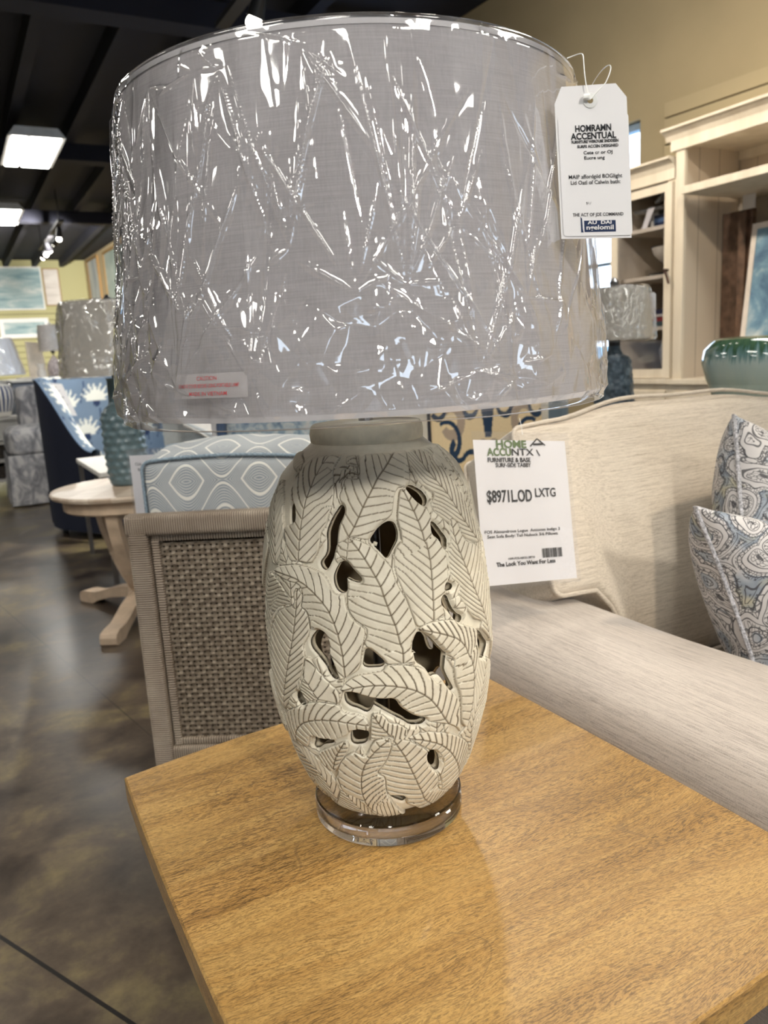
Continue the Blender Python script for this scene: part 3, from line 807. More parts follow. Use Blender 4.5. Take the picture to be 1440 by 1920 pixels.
def build_body():
    th = np.concatenate([np.arange(-1.72, 1.72, .0046), np.arange(1.72, 2 * PI - 1.72, .02)])
    zz = np.arange(.645, 1.0345, .00062)
    nt, nz = len(th), len(zz)
    pr = np.interp(zz, PZ, PR)
    k = np.hanning(23); k /= k.sum()
    prs = np.convolve(np.pad(pr, 11, mode='edge'), k, 'valid')
    prs[:6] = pr[:6]; pr = prs
    dr = np.gradient(pr, zz)
    nl = np.sqrt(1 + dr ** 2); nr, nzv = 1 / nl, -dr / nl
    T, Z = np.meshgrid(th, zz, indexing='ij')
    TT = np.where(T > PI, T - 2 * PI, T)
    RM = .110
    X = TT * RM
    H = np.zeros_like(T); WASH = np.zeros_like(T)
    rnd = random.Random(5)

    def chaikin(P, closed=True, it=2):
        P = [tuple(p) for p in P]
        for _ in range(it):
            Q = []
            n = len(P)
            rng = range(n) if closed else range(n - 1)
            if not closed: Q.append(P[0])
            for i in rng:
                a, b = P[i], P[(i + 1) % n]
                Q += [(a[0] * .8 + b[0] * .2, a[1] * .8 + b[1] * .2), (a[0] * .2 + b[0] * .8, a[1] * .2 + b[1] * .8)]
            if not closed: Q.append(P[-1])
            P = Q
        return np.array(P)

    def inside_dist(P, xs, ys):
        ins = np.zeros(xs.shape, bool); d = np.full(xs.shape, 9.)
        n = len(P)
        for i in range(n):
            x1, y1 = P[i]; x2, y2 = P[(i + 1) % n]
            c = ((y1 > ys) != (y2 > ys))
            with np.errstate(divide='ignore', invalid='ignore'):
                xi = (x2 - x1) * (ys - y1) / (y2 - y1 if y2 != y1 else 1e-12) + x1
            ins ^= c & (xs < xi)
            dx, dy = x2 - x1, y2 - y1
            L = dx * dx + dy * dy + 1e-14
            t = np.clip(((xs - x1) * dx + (ys - y1) * dy) / L, 0, 1)
            d = np.minimum(d, np.hypot(xs - x1 - t * dx, ys - y1 - t * dy))
        return ins, d

    def stamp(outline, mid, kl, kr, sp, h0, cx=0.0):
        """outline, mid in metric (x,z); cx shifts the seam for the back"""
        xs_all = X if cx == 0 else (((TT - cx + PI) % (2 * PI)) - PI) * RM
        P = outline
        x0, x1, y0, y1 = P[:, 0].min(), P[:, 0].max(), P[:, 1].min(), P[:, 1].max()
        sel = np.where((xs_all >= x0) & (xs_all <= x1) & (Z >= y0) & (Z <= y1))
        if not len(sel[0]): return
        xs, ys = xs_all[sel], Z[sel]
        ins, de = inside_dist(P, xs, ys)
        best = np.full(xs.shape, 9.); s = np.zeros(xs.shape); tt = np.zeros(xs.shape)
        acc = 0
        for (ax, ay), (bx, by) in zip(mid, mid[1:]):
            dx, dy = bx - ax, by - ay
            L = math.hypot(dx, dy)
            if L < 1e-6: continue
            ux, uy = dx / L, dy / L
            tr = ((xs - ax) * ux + (ys - ay) * uy)
            t = np.clip(tr, 0, L)
            d = np.hypot(xs - ax - ux * t, ys - ay - uy * t)
            side = (xs - ax) * uy - (ys - ay) * ux
            m_ = d < best
            best[m_] = d[m_]; s[m_] = (acc + t)[m_]; tt[m_] = (np.sign(side) * d)[m_]
            acc += L
        s = acc - s               # measured from the stalk to the tip
        # walking tip -> stalk, side>0 is to the right of travel
        kk = np.where(tt > 0, kl, kr)
        a = np.abs(tt)
        ph = (s - kk * a - 5 * a * a) / sp
        fr = ph - np.floor(ph)
        dv = np.minimum(fr, 1 - fr) * sp / np.sqrt(1 + kk ** 2)
        gv = np.exp(-(dv / .00055) ** 2); gm = np.exp(-(a / .0007) ** 2)
        inner = np.clip((de - .0006) / .001, 0, 1)
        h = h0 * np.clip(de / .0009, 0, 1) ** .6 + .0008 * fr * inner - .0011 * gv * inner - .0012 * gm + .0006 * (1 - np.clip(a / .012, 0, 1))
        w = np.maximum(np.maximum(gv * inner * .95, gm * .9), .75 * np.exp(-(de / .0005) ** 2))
        i = (sel[0][ins], sel[1][ins])
        H[i] = h[ins]; WASH[i] = w[ins]

    # generic leaves everywhere, then the leaves that face the viewer
    for q in range(95):
        ct = rnd.uniform(-PI, PI); cz = rnd.uniform(.66, 1.0)
        an = rnd.uniform(-.7, .7) + (PI if rnd.random() < .2 else 0)
        L = rnd.uniform(.07, .12); wd = L * rnd.uniform(.17, .24)
        n = 14
        def P(s, t):
            bend = .012 * math.sin(s / L * PI) * (1 if q % 2 else -1)
            return ((t + bend) * math.cos(an) + (s - L / 2) * math.sin(an), -(t + bend) * math.sin(an) + (s - L / 2) * math.cos(an) + cz)
        out = [P(L * i / n, wd * math.sin(PI * (i / n) ** .85)) for i in range(n + 1)] + [P(L * i / n, -wd * math.sin(PI * (i / n) ** .85)) for i in range(n - 1, 0, -1)]
        mid = [P(L * (1 - i / 8), 0) for i in range(9)]
        stamp(np.array(out), mid, .8, .8, .0085, rnd.uniform(.0014, .0030), cx=ct)
    for q, (o, md, kl, kr, sp) in enumerate(LEAVES):
        out = chaikin([(a * RM, b) for a, b in o], True, 2)
        mid = [tuple(p) for p in chaikin([(a * RM, b) for a, b in md], False, 2)]
        # tip-first lists: the left of the picture is kl
        dz = mid[0][1] - mid[-1][1]
        stamp(out, mid, kr if dz > 0 else kl, kl if dz > 0 else kr, sp, .0022 + .0005 * (q % 4))
    fade = np.clip((1.0245 - Z) / .004, 0, 1) * np.clip((Z - .646) / .004, 0, 1)
    H *= fade; WASH *= fade
    # holes
    hole = np.zeros_like(T, bool)
    polys = []
    holes = [[(a * RM, b) for a, b in h] for h in HOLES]
    for q in range(16):           # openings on the far side
        ct = (1.85 + .75 * (q + .5) / 8) if q < 8 else (2 * PI - 1.85 - .75 * (q - 7.5) / 8)
        cz = .70 + .27 * ((q * .618) % 1)
        n = 12
        ph = rnd.uniform(0, 1)
        holes.append([((ct - 2 * PI if ct > PI else ct) * RM + (.009 + .004 * math.sin(3 * a + ph)) * math.cos(a), cz + (.020 + .006 * math.sin(2 * a)) * math.sin(a)) for a in [2 * PI * i / n for i in range(n)]])
    near = np.full(T.shape, 9.)
    snapx = X.copy(); snapz = Z.copy()
    for h in holes:
        P = chaikin(h, True, 2)
        P = P[np.hypot(*(P - np.roll(P, 1, 0)).T) > 1e-5]
        tg = np.roll(P, -1, 0) - np.roll(P, 1, 0); tg /= np.linalg.norm(tg, axis=1, keepdims=True) + 1e-9
        area_ = np.sum(P[:, 0] * np.roll(P[:, 1], -1) - P[:, 1] * np.roll(P[:, 0], -1))
        P = P + np.stack([tg[:, 1], -tg[:, 0]], -1) * (.0017 if area_ > 0 else -.0017)
        x0, x1, y0, y1 = P[:, 0].min() - .004, P[:, 0].max() + .004, P[:, 1].min() - .004, P[:, 1].max() + .004
        sel = np.where((X >= x0) & (X <= x1) & (Z >= y0) & (Z <= y1))
        if not len(sel[0]): continue
        ins, de = inside_dist(P, X[sel], Z[sel])
        hole[sel] |= ins
        de = np.where(ins, 0, de)
        near[sel] = np.minimum(near[sel], de)
        polys.append((P, sel, ins))
    # the lip of every opening rolls in
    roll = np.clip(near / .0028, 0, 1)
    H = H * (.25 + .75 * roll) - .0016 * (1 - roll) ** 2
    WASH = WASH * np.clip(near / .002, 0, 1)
    keep = ~(hole[:-1, :-1] & hole[1:, :-1] & hole[1:, 1:] & hole[:-1, 1:])
    # snap the border vertices that fell inside an opening onto its outline
    for P, sel, ins in polys:
        a = sel[0][ins]; b = sel[1][ins]
        touch = np.zeros(T.shape, bool)
        kp = np.pad(keep, 1, constant_values=False)
        t4 = kp[:-1, :-1] | kp[1:, :-1] | kp[:-1, 1:] | kp[1:, 1:]
        mm = t4[a, b]
        a, b = a[mm], b[mm]
        if not len(a): continue
        px, pz = X[a, b], Z[a, b]
        bd = np.full(px.shape, 9.); bx = px.copy(); bz = pz.copy()
        n = len(P)
        for i in range(n):
            x1, y1 = P[i]; x2, y2 = P[(i + 1) % n]
            dx, dy = x2 - x1, y2 - y1; L = dx * dx + dy * dy + 1e-14
            t = np.clip(((px - x1) * dx + (pz - y1) * dy) / L, 0, 1)
            cx_, cz_ = x1 + t * dx, y1 + t * dy
            d = np.hypot(px - cx_, pz - cz_); m_ = d < bd
            bd[m_] = d[m_]; bx[m_] = cx_[m_]; bz[m_] = cz_[m_]
        snapx[a, b] = bx; snapz[a, b] = bz
    a0 = body_angle0()
    ang = a0 + (snapx / RM)
    Rz = np.interp(snapz, zz, pr); NR = np.interp(snapz, zz, nr); NZ = np.interp(snapz, zz, nzv)
    def surf(h):
        r = Rz + h * NR
        return np.stack([AX[0] + r * np.cos(ang), AX[1] + r * np.sin(ang), snapz + h * NZ], -1).reshape(-1, 3)
    Vo = surf(H); Vi = surf(np.full_like(H, -.0085))
    N = nt * nz
    idx = np.arange(N).reshape(nt, nz)
    a = idx[:-1, :-1][keep]; b = idx[1:, :-1][keep]; c = idx[1:, 1:][keep]; d = idx[:-1, 1:][keep]
    F = [np.stack([a, b, c, d], -1), np.stack([a + N, d + N, c + N, b + N], -1)]
    # seam
    a, d = idx[-1, :-1], idx[-1, 1:]; b, c = idx[0, :-1], idx[0, 1:]
    F += [np.stack([a, b, c, d], -1), np.stack([a + N, d + N, c + N, b + N], -1)]
    # walls of the openings
    kp = keep
    L = kp[:-1, :] != kp[1:, :]
    ii, jj = np.where(L)
    for i, j in ((ii, jj),):
        p, q_ = idx[i + 1, j], idx[i + 1, j + 1]
        f = np.stack([p, q_, q_ + N, p + N], -1)
        flip = kp[i, j]
        f[~flip] = f[~flip][:, ::-1]
        F.append(f)
    L = kp[:, :-1] != kp[:, 1:]
    i, j = np.where(L)
    p, q_ = idx[i, j + 1], idx[i + 1, j + 1]
    f = np.stack([q_, p, p + N, q_ + N], -1)
    flip = kp[i, j]
    f[~flip] = f[~flip][:, ::-1]
    F.append(f)
    F = np.concatenate(F)
    V = np.concatenate([Vo, Vi])
    used = np.zeros(len(V), bool); used[F.ravel()] = True
    remap = np.cumsum(used) - 1
    V = V[used]; F = remap[F]
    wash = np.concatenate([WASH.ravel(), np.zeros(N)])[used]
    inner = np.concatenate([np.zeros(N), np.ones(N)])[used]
    t = NT('carved_resin')
    n1 = t.noise(t.coord('Object'), 60, 4, .6)
    base = t.ramp(n1, [(.3, S((216, 208, 188))), (.7, S((232, 225, 206)))])
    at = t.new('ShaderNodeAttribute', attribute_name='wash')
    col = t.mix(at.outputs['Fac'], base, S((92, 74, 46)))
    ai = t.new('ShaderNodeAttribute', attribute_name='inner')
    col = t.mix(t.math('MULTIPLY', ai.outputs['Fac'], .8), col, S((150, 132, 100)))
    n2 = t.noise(t.coord('Object'), 900, 2, .5)
    t.bump(n2, .12, .0008)
    t.set(base=col, rough=.62, spec=.3)
    pass
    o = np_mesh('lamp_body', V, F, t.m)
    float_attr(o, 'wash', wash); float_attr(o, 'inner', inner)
    adopt(lamp, o)
    print('body verts', len(V))
    return o


body = build_body()
M_resin = plain('resin_smooth', (224, 216, 194), .6, scale=80, var=.05)
cx = (AX[0], AX[1], 0)
m = MB(); m.lathe([(.050, 1.018), (.0555, 1.026), (.0550, 1.0300), (.0572, 1.0325), (.0580, 1.040), (.0568, 1.0465), (.0545, 1.049), (.030, 1.0505), (.0, 1.0508)], 96, cx)
m.build('collar', M_resin, lamp, True)
m = MB(); m.lathe([(.0, .6448), (.050, .6448), (.052, .6500), (.045, .6520), (.0, .652)], 64, cx); m.build('foot', M_resin, lamp, True)
m = MB(); m.lathe([(.0, .6455), (.0075, .6455), (.0075, 1.09), (.018, 1.10), (.018, 1.15), (.0, 1.15)], 24, cx); m.build('rod', M_metal, lamp, True)


def m_acrylic():
    t = NT('clear_acrylic')
    t.set(base=(1, 1, 1), rough=.01, trans=1.0, ior=1.49, spec=.5)
    tr = t.new('ShaderNodeBsdfTransparent'); tr.inputs[0].default_value = (.93, .94, .97, 1)
    mx = t.new('ShaderNodeMixShader'); mx.inputs[0].default_value = .10
    t.l.new(t.b.outputs[0], mx.inputs[1]); t.l.new(tr.outputs[0], mx.inputs[2]); t.l.new(mx.outputs[0], t.out.inputs[0])
    return t.m


m = MB(); m.lathe([(0, .6204), (.0770, .6204), (.0795, .6212), (.0812, .6232), (.0816, .6260), (.0816, .6410), (.0810, .6430), (.0795, .6443), (.0780, .6446), (0, .6446)], 128, cx)
m.build('clear_base', m_acrylic(), lamp, True, R_(25))

# shade
SZ0, SZ1, SR0, SR1 = 1.071, 1.340, .2285, .2060
def m_shade():
    t = NT('shade_linen')
    v = t.coord('Object')
    def sc(s3):
        m_ = t.new('ShaderNodeMapping'); t.l.new(v, m_.inputs[0]); m_.inputs['Scale'].default_value = s3; return m_.outputs[0]
    hz = t.noise(sc((25, 25, 1500)), 1, 2); vt = t.noise(sc((900, 900, 20)), 1, 2)
    f = t.math('ADD', t.math('MULTIPLY', hz, .6), t.math('MULTIPLY', vt, .4))
    col = t.ramp(f, [(.35, S((186, 182, 182))), (.65, S((206, 202, 202)))])
    t.set(base=col, rough=.9, spec=.15)
    tl = t.new('ShaderNodeBsdfTranslucent'); t.l.new(col, tl.inputs[0])
    mx = t.new('ShaderNodeMixShader'); mx.inputs[0].default_value = .30
    t.l.new(t.b.outputs[0], mx.inputs[1]); t.l.new(tl.outputs[0], mx.inputs[2]); t.l.new(mx.outputs[0], t.out.inputs[0])
    t.bump(f, .2, .0006)
    return t.m


M_shade = m_shade()
m = MB(); m.lathe([(SR0, SZ0), (SR1, SZ1), (SR1 - .0014, SZ1), (SR0 - .0014, SZ0), (SR0, SZ0)], 160, cx)
shade = m.build('lamp_shade', M_shade, lamp, True)
M_rim = plain('rim_tape', (196, 193, 193), .8)
for z_, r_ in ((SZ0, SR0 - .0006), (SZ1 - .0038, SR1 - .0002)):
    m = MB(); m.lathe([(r_ - .002, z_), (r_ + .0012, z_), (r_ + .0010, z_ + .0038), (r_ - .002, z_ + .0038), (r_ - .002, z_)], 160, cx)
    m.build('rim', M_rim, shade, True)
m = MB()
for k in range(3):
    a = 2 * PI * k / 3 + .4
    m.tube([(AX[0], AX[1], 1.318), (AX[0] + (SR1 - .002) * math.cos(a), AX[1] + (SR1 - .002) * math.sin(a), 1.332)], .0016, 6)
m.lathe([(.0, 1.312), (.012, 1.312), (.012, 1.322), (.004, 1.326), (.004, 1.350), (0, 1.352)], 16, cx)
for sx in (-1, 1): m.tube([(AX[0] + sx * .018, AX[1], 1.12), (AX[0] + sx * .052, AX[1], 1.19), (AX[0] + sx * .05, AX[1], 1.26), (AX[0], AX[1], 1.314)], .0014, 6)
m.build('harp', M_metal, lamp, True)


def wrap_mesh(name, cxy, z0, z1, r0, r1, mat, par, seed=1, nth=1500, nz=430, amp=1.0, a_from=None, tuck=.02, gather=.30):
    """crinkled plastic bag pulled over a drum shade: long soft pleats, sharp creases and a gathered lower part"""
    rs = np.random.RandomState(seed)
    u = np.linspace(0, 1, nth, endpoint=False)
    Hh = z1 - z0
    zt = np.concatenate([np.linspace(0, 1, nz - 30) * (Hh + .004) + z0 - .003])
    # profile: tuck under the bottom, side wall, roll over the top
    prof = []
    for i in range(15):
        a = i / 15 * PI / 2
        prof.append((-tuck * math.cos(a), -.010 * (1 - 0) + .010 * math.sin(a) * .6 - .002, 0.0))
    prof = [(p[0], z0 + p[1] * .45) for p in prof]
    side = [(0.0, z) for z in zt]
    top = [(-.010 * math.sin(i / 15 * PI / 2), z1 + .001 + .004 * math.sin(i / 15 * PI)) for i in range(1, 16)]
    prof = prof + side + top
    off = np.array([p[0] for p in prof]); zz = np.array([p[1] for p in prof])
    fz = np.clip((zz - z0) / Hh, 0, 1)
    base = r0 + (r1 - r0) * fz + off
    TH = 2 * PI * u
    T, Fz = np.meshgrid(TH, fz, indexing='ij')
    Rr = r0 + (r1 - r0) * Fz
    D = np.zeros_like(T)
    # stretched facets: a film pulled flat between scattered high and low points
    circ = 2 * PI * r0
    def facets(n, kz, fn_h, zlo=-.05, zhi=1.05, sd=0):
        r_ = np.random.RandomState(seed * 31 + sd)
        px = r_.rand(n) * circ; pz = zlo + (zhi - zlo) * r_.rand(n); ph = fn_h(r_, n)
        ex = np.arange(0, circ, .02)
        px = np.concatenate([px, ex, ex]); pz = np.concatenate([pz, np.full(len(ex), -.12), np.full(len(ex), 1.12)]); ph = np.concatenate([ph, np.zeros(2 * len(ex))])
        px = np.concatenate([px - circ, px, px + circ]); pz = np.tile(pz, 3); ph = np.tile(ph, 3)
        k_ = (px > -.12) & (px < circ + .12)
        px, pz, ph = px[k_], pz[k_], ph[k_]
        from mathutils.geometry import delaunay_2d_cdt
        vs, _e, fs, ov, _a, _b = delaunay_2d_cdt([Vector((a, b * Hh / kz)) for a, b in zip(px, pz)], [], [], 0, 1e-7)
        vh = [ph[o_[0]] if len(o_) else 0 for o_ in ov]
        out = np.zeros_like(T)
        gx_ = TH * r0; gz_ = fz * Hh / kz
        for f_ in fs:
            if len(f_) != 3: continue
            (x1, y1), (x2, y2), (x3, y3) = [tuple(vs[q_][:2]) for q_ in f_]
            i0, i1 = np.searchsorted(gx_, min(x1, x2, x3)), np.searchsorted(gx_, max(x1, x2, x3), 'right')
            m0 = (gz_ >= min(y1, y2, y3)) & (gz_ <= max(y1, y2, y3))
            if i0 >= i1 or not m0.any(): continue
            js = np.where(m0)[0]
            A_, B_ = np.meshgrid(gx_[i0:i1], gz_[js], indexing='ij')
            den = (y2 - y3) * (x1 - x3) + (x3 - x2) * (y1 - y3)
            if abs(den) < 1e-14: continue
            l1 = ((y2 - y3) * (A_ - x3) + (x3 - x2) * (B_ - y3)) / den
            l2 = ((y3 - y1) * (A_ - x3) + (x1 - x3) * (B_ - y3)) / den
            l3 = 1 - l1 - l2
            ok = (l1 >= -1e-6) & (l2 >= -1e-6) & (l3 >= -1e-6)
            val = l1 * vh[f_[0]] + l2 * vh[f_[1]] + l3 * vh[f_[2]]
            sub = out[np.ix_(range(i0, i1), js)]
            out[np.ix_(range(i0, i1), js)] = np.where(ok, val, sub)
        return out
    D += facets(int(150 * circ / 1.44), 3.2, lambda r_, n: .0075 * r_.rand(n) ** 2.2, sd=1)
    D += facets(int(420 * circ / 1.44), 2.6, lambda r_, n: .0036 * r_.rand(n) ** 1.8, sd=2)
    g = np.exp(-np.clip((Fz - gather * .72) / .13, 0, 9) ** 2)
    D += g * facets(int(1500 * circ / 1.44), 1.2, lambda r_, n: .0062 * r_.rand(n) ** 1.6, -.05, .75, sd=3)
    D += (.25 + .75 * g) * facets(int(2600 * circ / 1.44), 1.6, lambda r_, n: .0013 * r_.rand(n), sd=4)
    for _ in range(2):
        D = (np.roll(D, 1, 0) + 2 * D + np.roll(D, -1, 0)) / 4
        D[:, 1:-1] = (D[:, :-2] + 2 * D[:, 1:-1] + D[:, 2:]) / 4
    # single long creases fanning out of pull points
    def crease(t0, f0, t1, f1, a_, w_):
        if abs(t1 - t0) > PI: return
        ax_, az_ = t0 * r0, f0 * Hh; bx_, bz_ = t1 * r0, f1 * Hh
        dx, dz = bx_ - ax_, bz_ - az_; L = math.hypot(dx, dz) + 1e-9
        pad = .012
        m_ = (T * r0 > min(ax_, bx_) - pad) & (T * r0 < max(ax_, bx_) + pad) & (Fz * Hh > min(az_, bz_) - pad) & (Fz * Hh < max(az_, bz_) + pad)
        if not m_.any(): return
        xs = T[m_] * r0 - ax_; zs = Fz[m_] * Hh - az_
        s = (xs * dx + zs * dz) / L; d = (xs * dz - zs * dx) / L
        env = np.clip(np.minimum(s, L - s) / (L * .35), 0, 1)
        D[m_] += a_ * env * np.exp(-np.abs(d) / (w_ * (.4 + .6 * np.clip(s / L, 0, 1)))) * (s > 0) * (s < L)
    for _ in range(64):
        t0 = rs.uniform(0, 2 * PI); f0 = rs.uniform(.08, .55) if rs.rand() < .65 else rs.uniform(.9, 1)
        for _k in range(rs.randint(3, 7)):
            up = 1 if f0 < .6 else -1
            an = rs.normal(0, .32); L = rs.uniform(.05, .19)
            crease(t0, f0, t0 + math.sin(an) * L / r0, f0 + up * math.cos(an) * L / Hh, rs.uniform(.0012, .0034) * (1 if rs.rand() < .8 else -1), rs.uniform(.0009, .0024))
        for _k in range(rs.randint(1, 4)):
            an = rs.uniform(0, 2 * PI); L = rs.uniform(.015, .05)
            crease(t0, f0, t0 + math.sin(an) * L / r0, f0 + math.cos(an) * L / Hh, rs.uniform(.001, .003), rs.uniform(.0008, .002))
    edge = np.clip((1 - Fz) / .03, .10, 1) * np.clip(Fz / .03 + .25, 0, 1)
    D = np.maximum(D * edge, -.0002)
    RR = base[None, :] + .0016 + D * amp
    TT = T + .0
    X = cxy[0] + RR * np.cos(TT); Y = cxy[1] + RR * np.sin(TT); Z = np.broadcast_to(zz, T.shape)
    # slight sag of the hem
    Z = Z - .0025 * (vnoise(T * 3, T * 0, seed + 40)) * (Fz < .001)
    V = np.stack([X, Y, Z], -1).reshape(-1, 3)
    nzz = len(zz)
    i, j = np.meshgrid(np.arange(nth), np.arange(nzz - 1), indexing='ij')
    i2 = (i + 1) % nth
    a = (i * nzz + j).ravel(); b = (i2 * nzz + j).ravel()
    F = np.stack([a, b, b + 1, a + 1], -1)
    return np_mesh(name, V, F, mat, par)


def m_film(name='clear_film', haze=.035, boost=3.0, rough=.05):
    t = NT(name)
    tr = t.new('ShaderNodeBsdfTransparent'); tr.inputs[0].default_value = (.96, .96, .97, 1)
    gl = t.new('ShaderNodeBsdfGlossy'); gl.inputs['Roughness'].default_value = rough; gl.inputs[0].default_value = (1, 1, 1, 1)
    f = t.math('MULTIPLY', schlick(t), boost, clamp=True)
    f = t.math('MINIMUM', f, .7)
    mx = t.new('ShaderNodeMixShader')
    t.l.new(f, mx.inputs[0]); t.l.new(tr.outputs[0], mx.inputs[1]); t.l.new(gl.outputs[0], mx.inputs[2])
    df = t.new('ShaderNodeBsdfDiffuse'); df.inputs[0].default_value = (.92, .92, .94, 1)
    n = t.noise(t.coord('Object', (30, 30, 6)), 1, 3)
    hz = t.ramp(n, [(.4, (haze * .4,) * 3), (.7, (haze * 2.2,) * 3)])
    m2 = t.new('ShaderNodeMixShader'); t.l.new(hz, m2.inputs[0])
    t.l.new(mx.outputs[0], m2.inputs[1]); t.l.new(df.outputs[0], m2.inputs[2])
    t.l.new(m2.outputs[0], t.out.inputs[0])
    return t.m


M_film = m_film()
wrap = wrap_mesh('plastic_wrap', AX, SZ0 - .001, SZ1, SR0 + .0008, SR1 + .0010, M_film, lamp, seed=3)

# caution sticker on the wrap
A0 = body_angle0()


def on_shade(deg, z, off):
    """deg: to the viewer's right of the lamp's near side"""
    a = A0 + R_(deg)
    f_ = (z - SZ0) / (SZ1 - SZ0)
    r = SR0 + (SR1 - SR0) * f_ + off
    return (AX[0] + r * math.cos(a), AX[1] + r * math.sin(a), z)



def on_shade_flat(u, v):      # metres around / up from the sticker's middle
    return on_shade(-29.6 + math.degrees(u / .228), 1.0995 + v, .0090)


P, F, U, V = grid(24, 6, lambda U, V: (U, V, U * 0))
VV = np.array([on_shade(-38.5 + 17.6 * u, 1.0905 + .0180 * v, .0086) for u, v in zip(U.ravel(), V.ravel())])
t = NT('sticker_film'); t.set(base=S((196, 190, 190)), rough=.35, alpha=.38)
stk = np_mesh('caution_sticker', VV, F, t.m, wrap)
printed('printed_text', [('CAUTION', 0, .0055, .0042, 'CENTER', .00002), ('REMOVE COVER BEFORE USING PORTABLE LAMP', 0, 0, .0040, 'CENTER', .00002, .056), ('MADE IN VIETNAM', 0, -.0058, .0042, 'CENTER', .00002)],
        lambda u, v: on_shade_flat(u, v), M_red_print, stk)

# ------------------------------------------------------------------ hang tag on the shade
# card plane: o = middle of the top edge, right/up directions follow the card
to = Vector((0, 0, EYE)) + (Vector((.4975, .5215, 1.3235)) - Vector((0, 0, EYE))) * .900; tr_ = Vector((.030, -.029, -.0030)).normalized(); tu = Vector((-.0035, .0035, .120)).normalized()
tn = tr_.cross(tu).normalized()
if tn.dot(Vector((-.5, -.5, 0))) < 0: tn = -tn
tagE = thing('hang_tag', 'white paper price tag hanging from the right side of the big lampshade', 'tag', tuple(to))


def tagp(u, v, w=0): return tuple(to + tr_ * u * .935 + tu * v * .935 + tn * w)


def plate(name, pts, w0, w1, P, mat, par):
    n = len(pts)
    VV = [P(a, b, w0) for a, b in pts] + [P(a, b, w1) for a, b in pts]
    FF = [tuple(range(n)), tuple(range(2 * n - 1, n - 1, -1))] + [(i, (i + 1) % n, n + (i + 1) % n, n + i) for i in range(n)]
    o = mesh_from(name, VV, FF, mat, par, smooth=False)
    bm = bmesh.new(); bm.from_mesh(o.data); bmesh.ops.recalc_face_normals(bm, faces=bm.faces[:]); bm.to_mesh(o.data); bm.free()
    return o


def rrect(x0, x1, y0, y1, r, n=5):
    out = []
    for cx_, cy_, a in ((x1 - r, y1 - r, 0), (x0 + r, y1 - r, 90), (x0 + r, y0 + r, 180), (x1 - r, y0 + r, 270)):
        for k in range(n + 1):
            b = R_(a + 90 * k / n); out.append((cx_ + r * math.cos(b), cy_ + r * math.sin(b)))
    return out


# the tag has a true hole: ring of quads around it
def tag_card():
    outer = [(-.0215, 0), (.0205, 0), (.0285, -.0105), (.0285, -.117), (-.0275, -.117), (-.0275, -.0125)]
    hc = (.0005, -.0115); hr = .0022
    N = 60
    ring = []
    for k in range(N):
        a = 2 * PI * k / N; dx, dy = math.cos(a), math.sin(a); best = 9
        for i in range(len(outer)):
            x1, y1 = outer[i]; x2, y2 = outer[(i + 1) % len(outer)]
            den = dx * (y2 - y1) - dy * (x2 - x1)
            if abs(den) < 1e-9: continue
            tt = ((x1 - hc[0]) * (y2 - y1) - (y1 - hc[1]) * (x2 - x1)) / den
            ss = ((x1 - hc[0]) * dy - (y1 - hc[1]) * dx) / den
            if tt > 0 and -1e-6 <= ss <= 1 + 1e-6: best = min(best, tt)
        ring.append((hc[0] + dx * best, hc[1] + dy * best))
    for c in outer:           # keep the corners crisp
        i = min(range(N), key=lambda i: (ring[i][0] - c[0]) ** 2 + (ring[i][1] - c[1]) ** 2); ring[i] = c
    VV, FF = [], []
    for w in (0, -.0005):
        VV += [tagp(hc[0] + hr * math.cos(2 * PI * k / N), hc[1] + hr * math.sin(2 * PI * k / N), w) for k in range(N)]
        VV += [tagp(x, y, w) for x, y in ring]
    for k in range(N):
        k2 = (k + 1) % N
        FF += [(k, k2, N + k2, N + k), (2 * N + k, 3 * N + k, 3 * N + k2, 2 * N + k2), (k, 2 * N + k, 2 * N + k2, k2), (N + k, N + k2, 3 * N + k2, 3 * N + k)]
    return mesh_from('card', VV, FF, M_card, tagE, smooth=False)


tag_card()
m = MB()
N = 32
for k in range(N):
    pass
ringp = lambda r, w: [m.bm.verts.new(tagp(.0005 + r * math.cos(2 * PI * k / N), -.0115 + r * math.sin(2 * PI * k / N), w)) for k in range(N)]
A_, B_, C_ = ringp(.0023, .0006), ringp(.0055, .0006), ringp(.0058, .0001)
for k in range(N):
    k2 = (k + 1) % N
    m.bm.faces.new((A_[k], A_[k2], B_[k2], B_[k])); m.bm.faces.new((B_[k], B_[k2], C_[k2], C_[k]))
m.build('reinforcing_ring', M_white_trim, tagE, True)
stick = plate('label_sticker', rrect(-.0255, .0292, -.1150, -.0225, .0025), .0003, .0006, tagp, M_card, tagE)
sp_ = lambda u, v: tagp(u + .0018, v, .0009)
printed('printed_text', [('HOMRAMN', 0, -.0325, .0068, 'CENTER', .00022, .028), ('ACCENTUAL', 0, -.0383, .0068, 'CENTER', .00022, .0355),
                         ('FURNITURE WEROUSE 2NDDEEN', .0010, -.0424, .0030, 'CENTER', .00012, .0365), ('SURFS ACCEN DESIGNED', .0030, -.0460, .0030, 'CENTER', .00010, .0320),
                         ('Cete cr or OJ', .0030, -.0508, .0036, 'CENTER', .00006, .0225), ('Eucre ung', .0000, -.0548, .0036, 'CENTER', .00006, .0160),
                         ('MAIP affordgild BOGlight', 0, -.0690, .0043, 'CENTER', .00005, .0420), ('Lid Oatl of Calwin bath:', 0, -.0735, .0043, 'CENTER', .00005, .0390),
                         ('$1,/', -.0060, -.0895, .0026, 'CENTER', 0), ('THE ACT OF JDE COMMAND', .0010, -.0985, .0036, 'CENTER', .00004, .0400)], sp_, M_black, stick)
bx = plate('logo_panel', [(-.0085, -.1120), (.0165, -.1120), (.0165, -.1030), (-.0085, -.1030)], .0006, .00075, tagp, M_navy_print, stick)
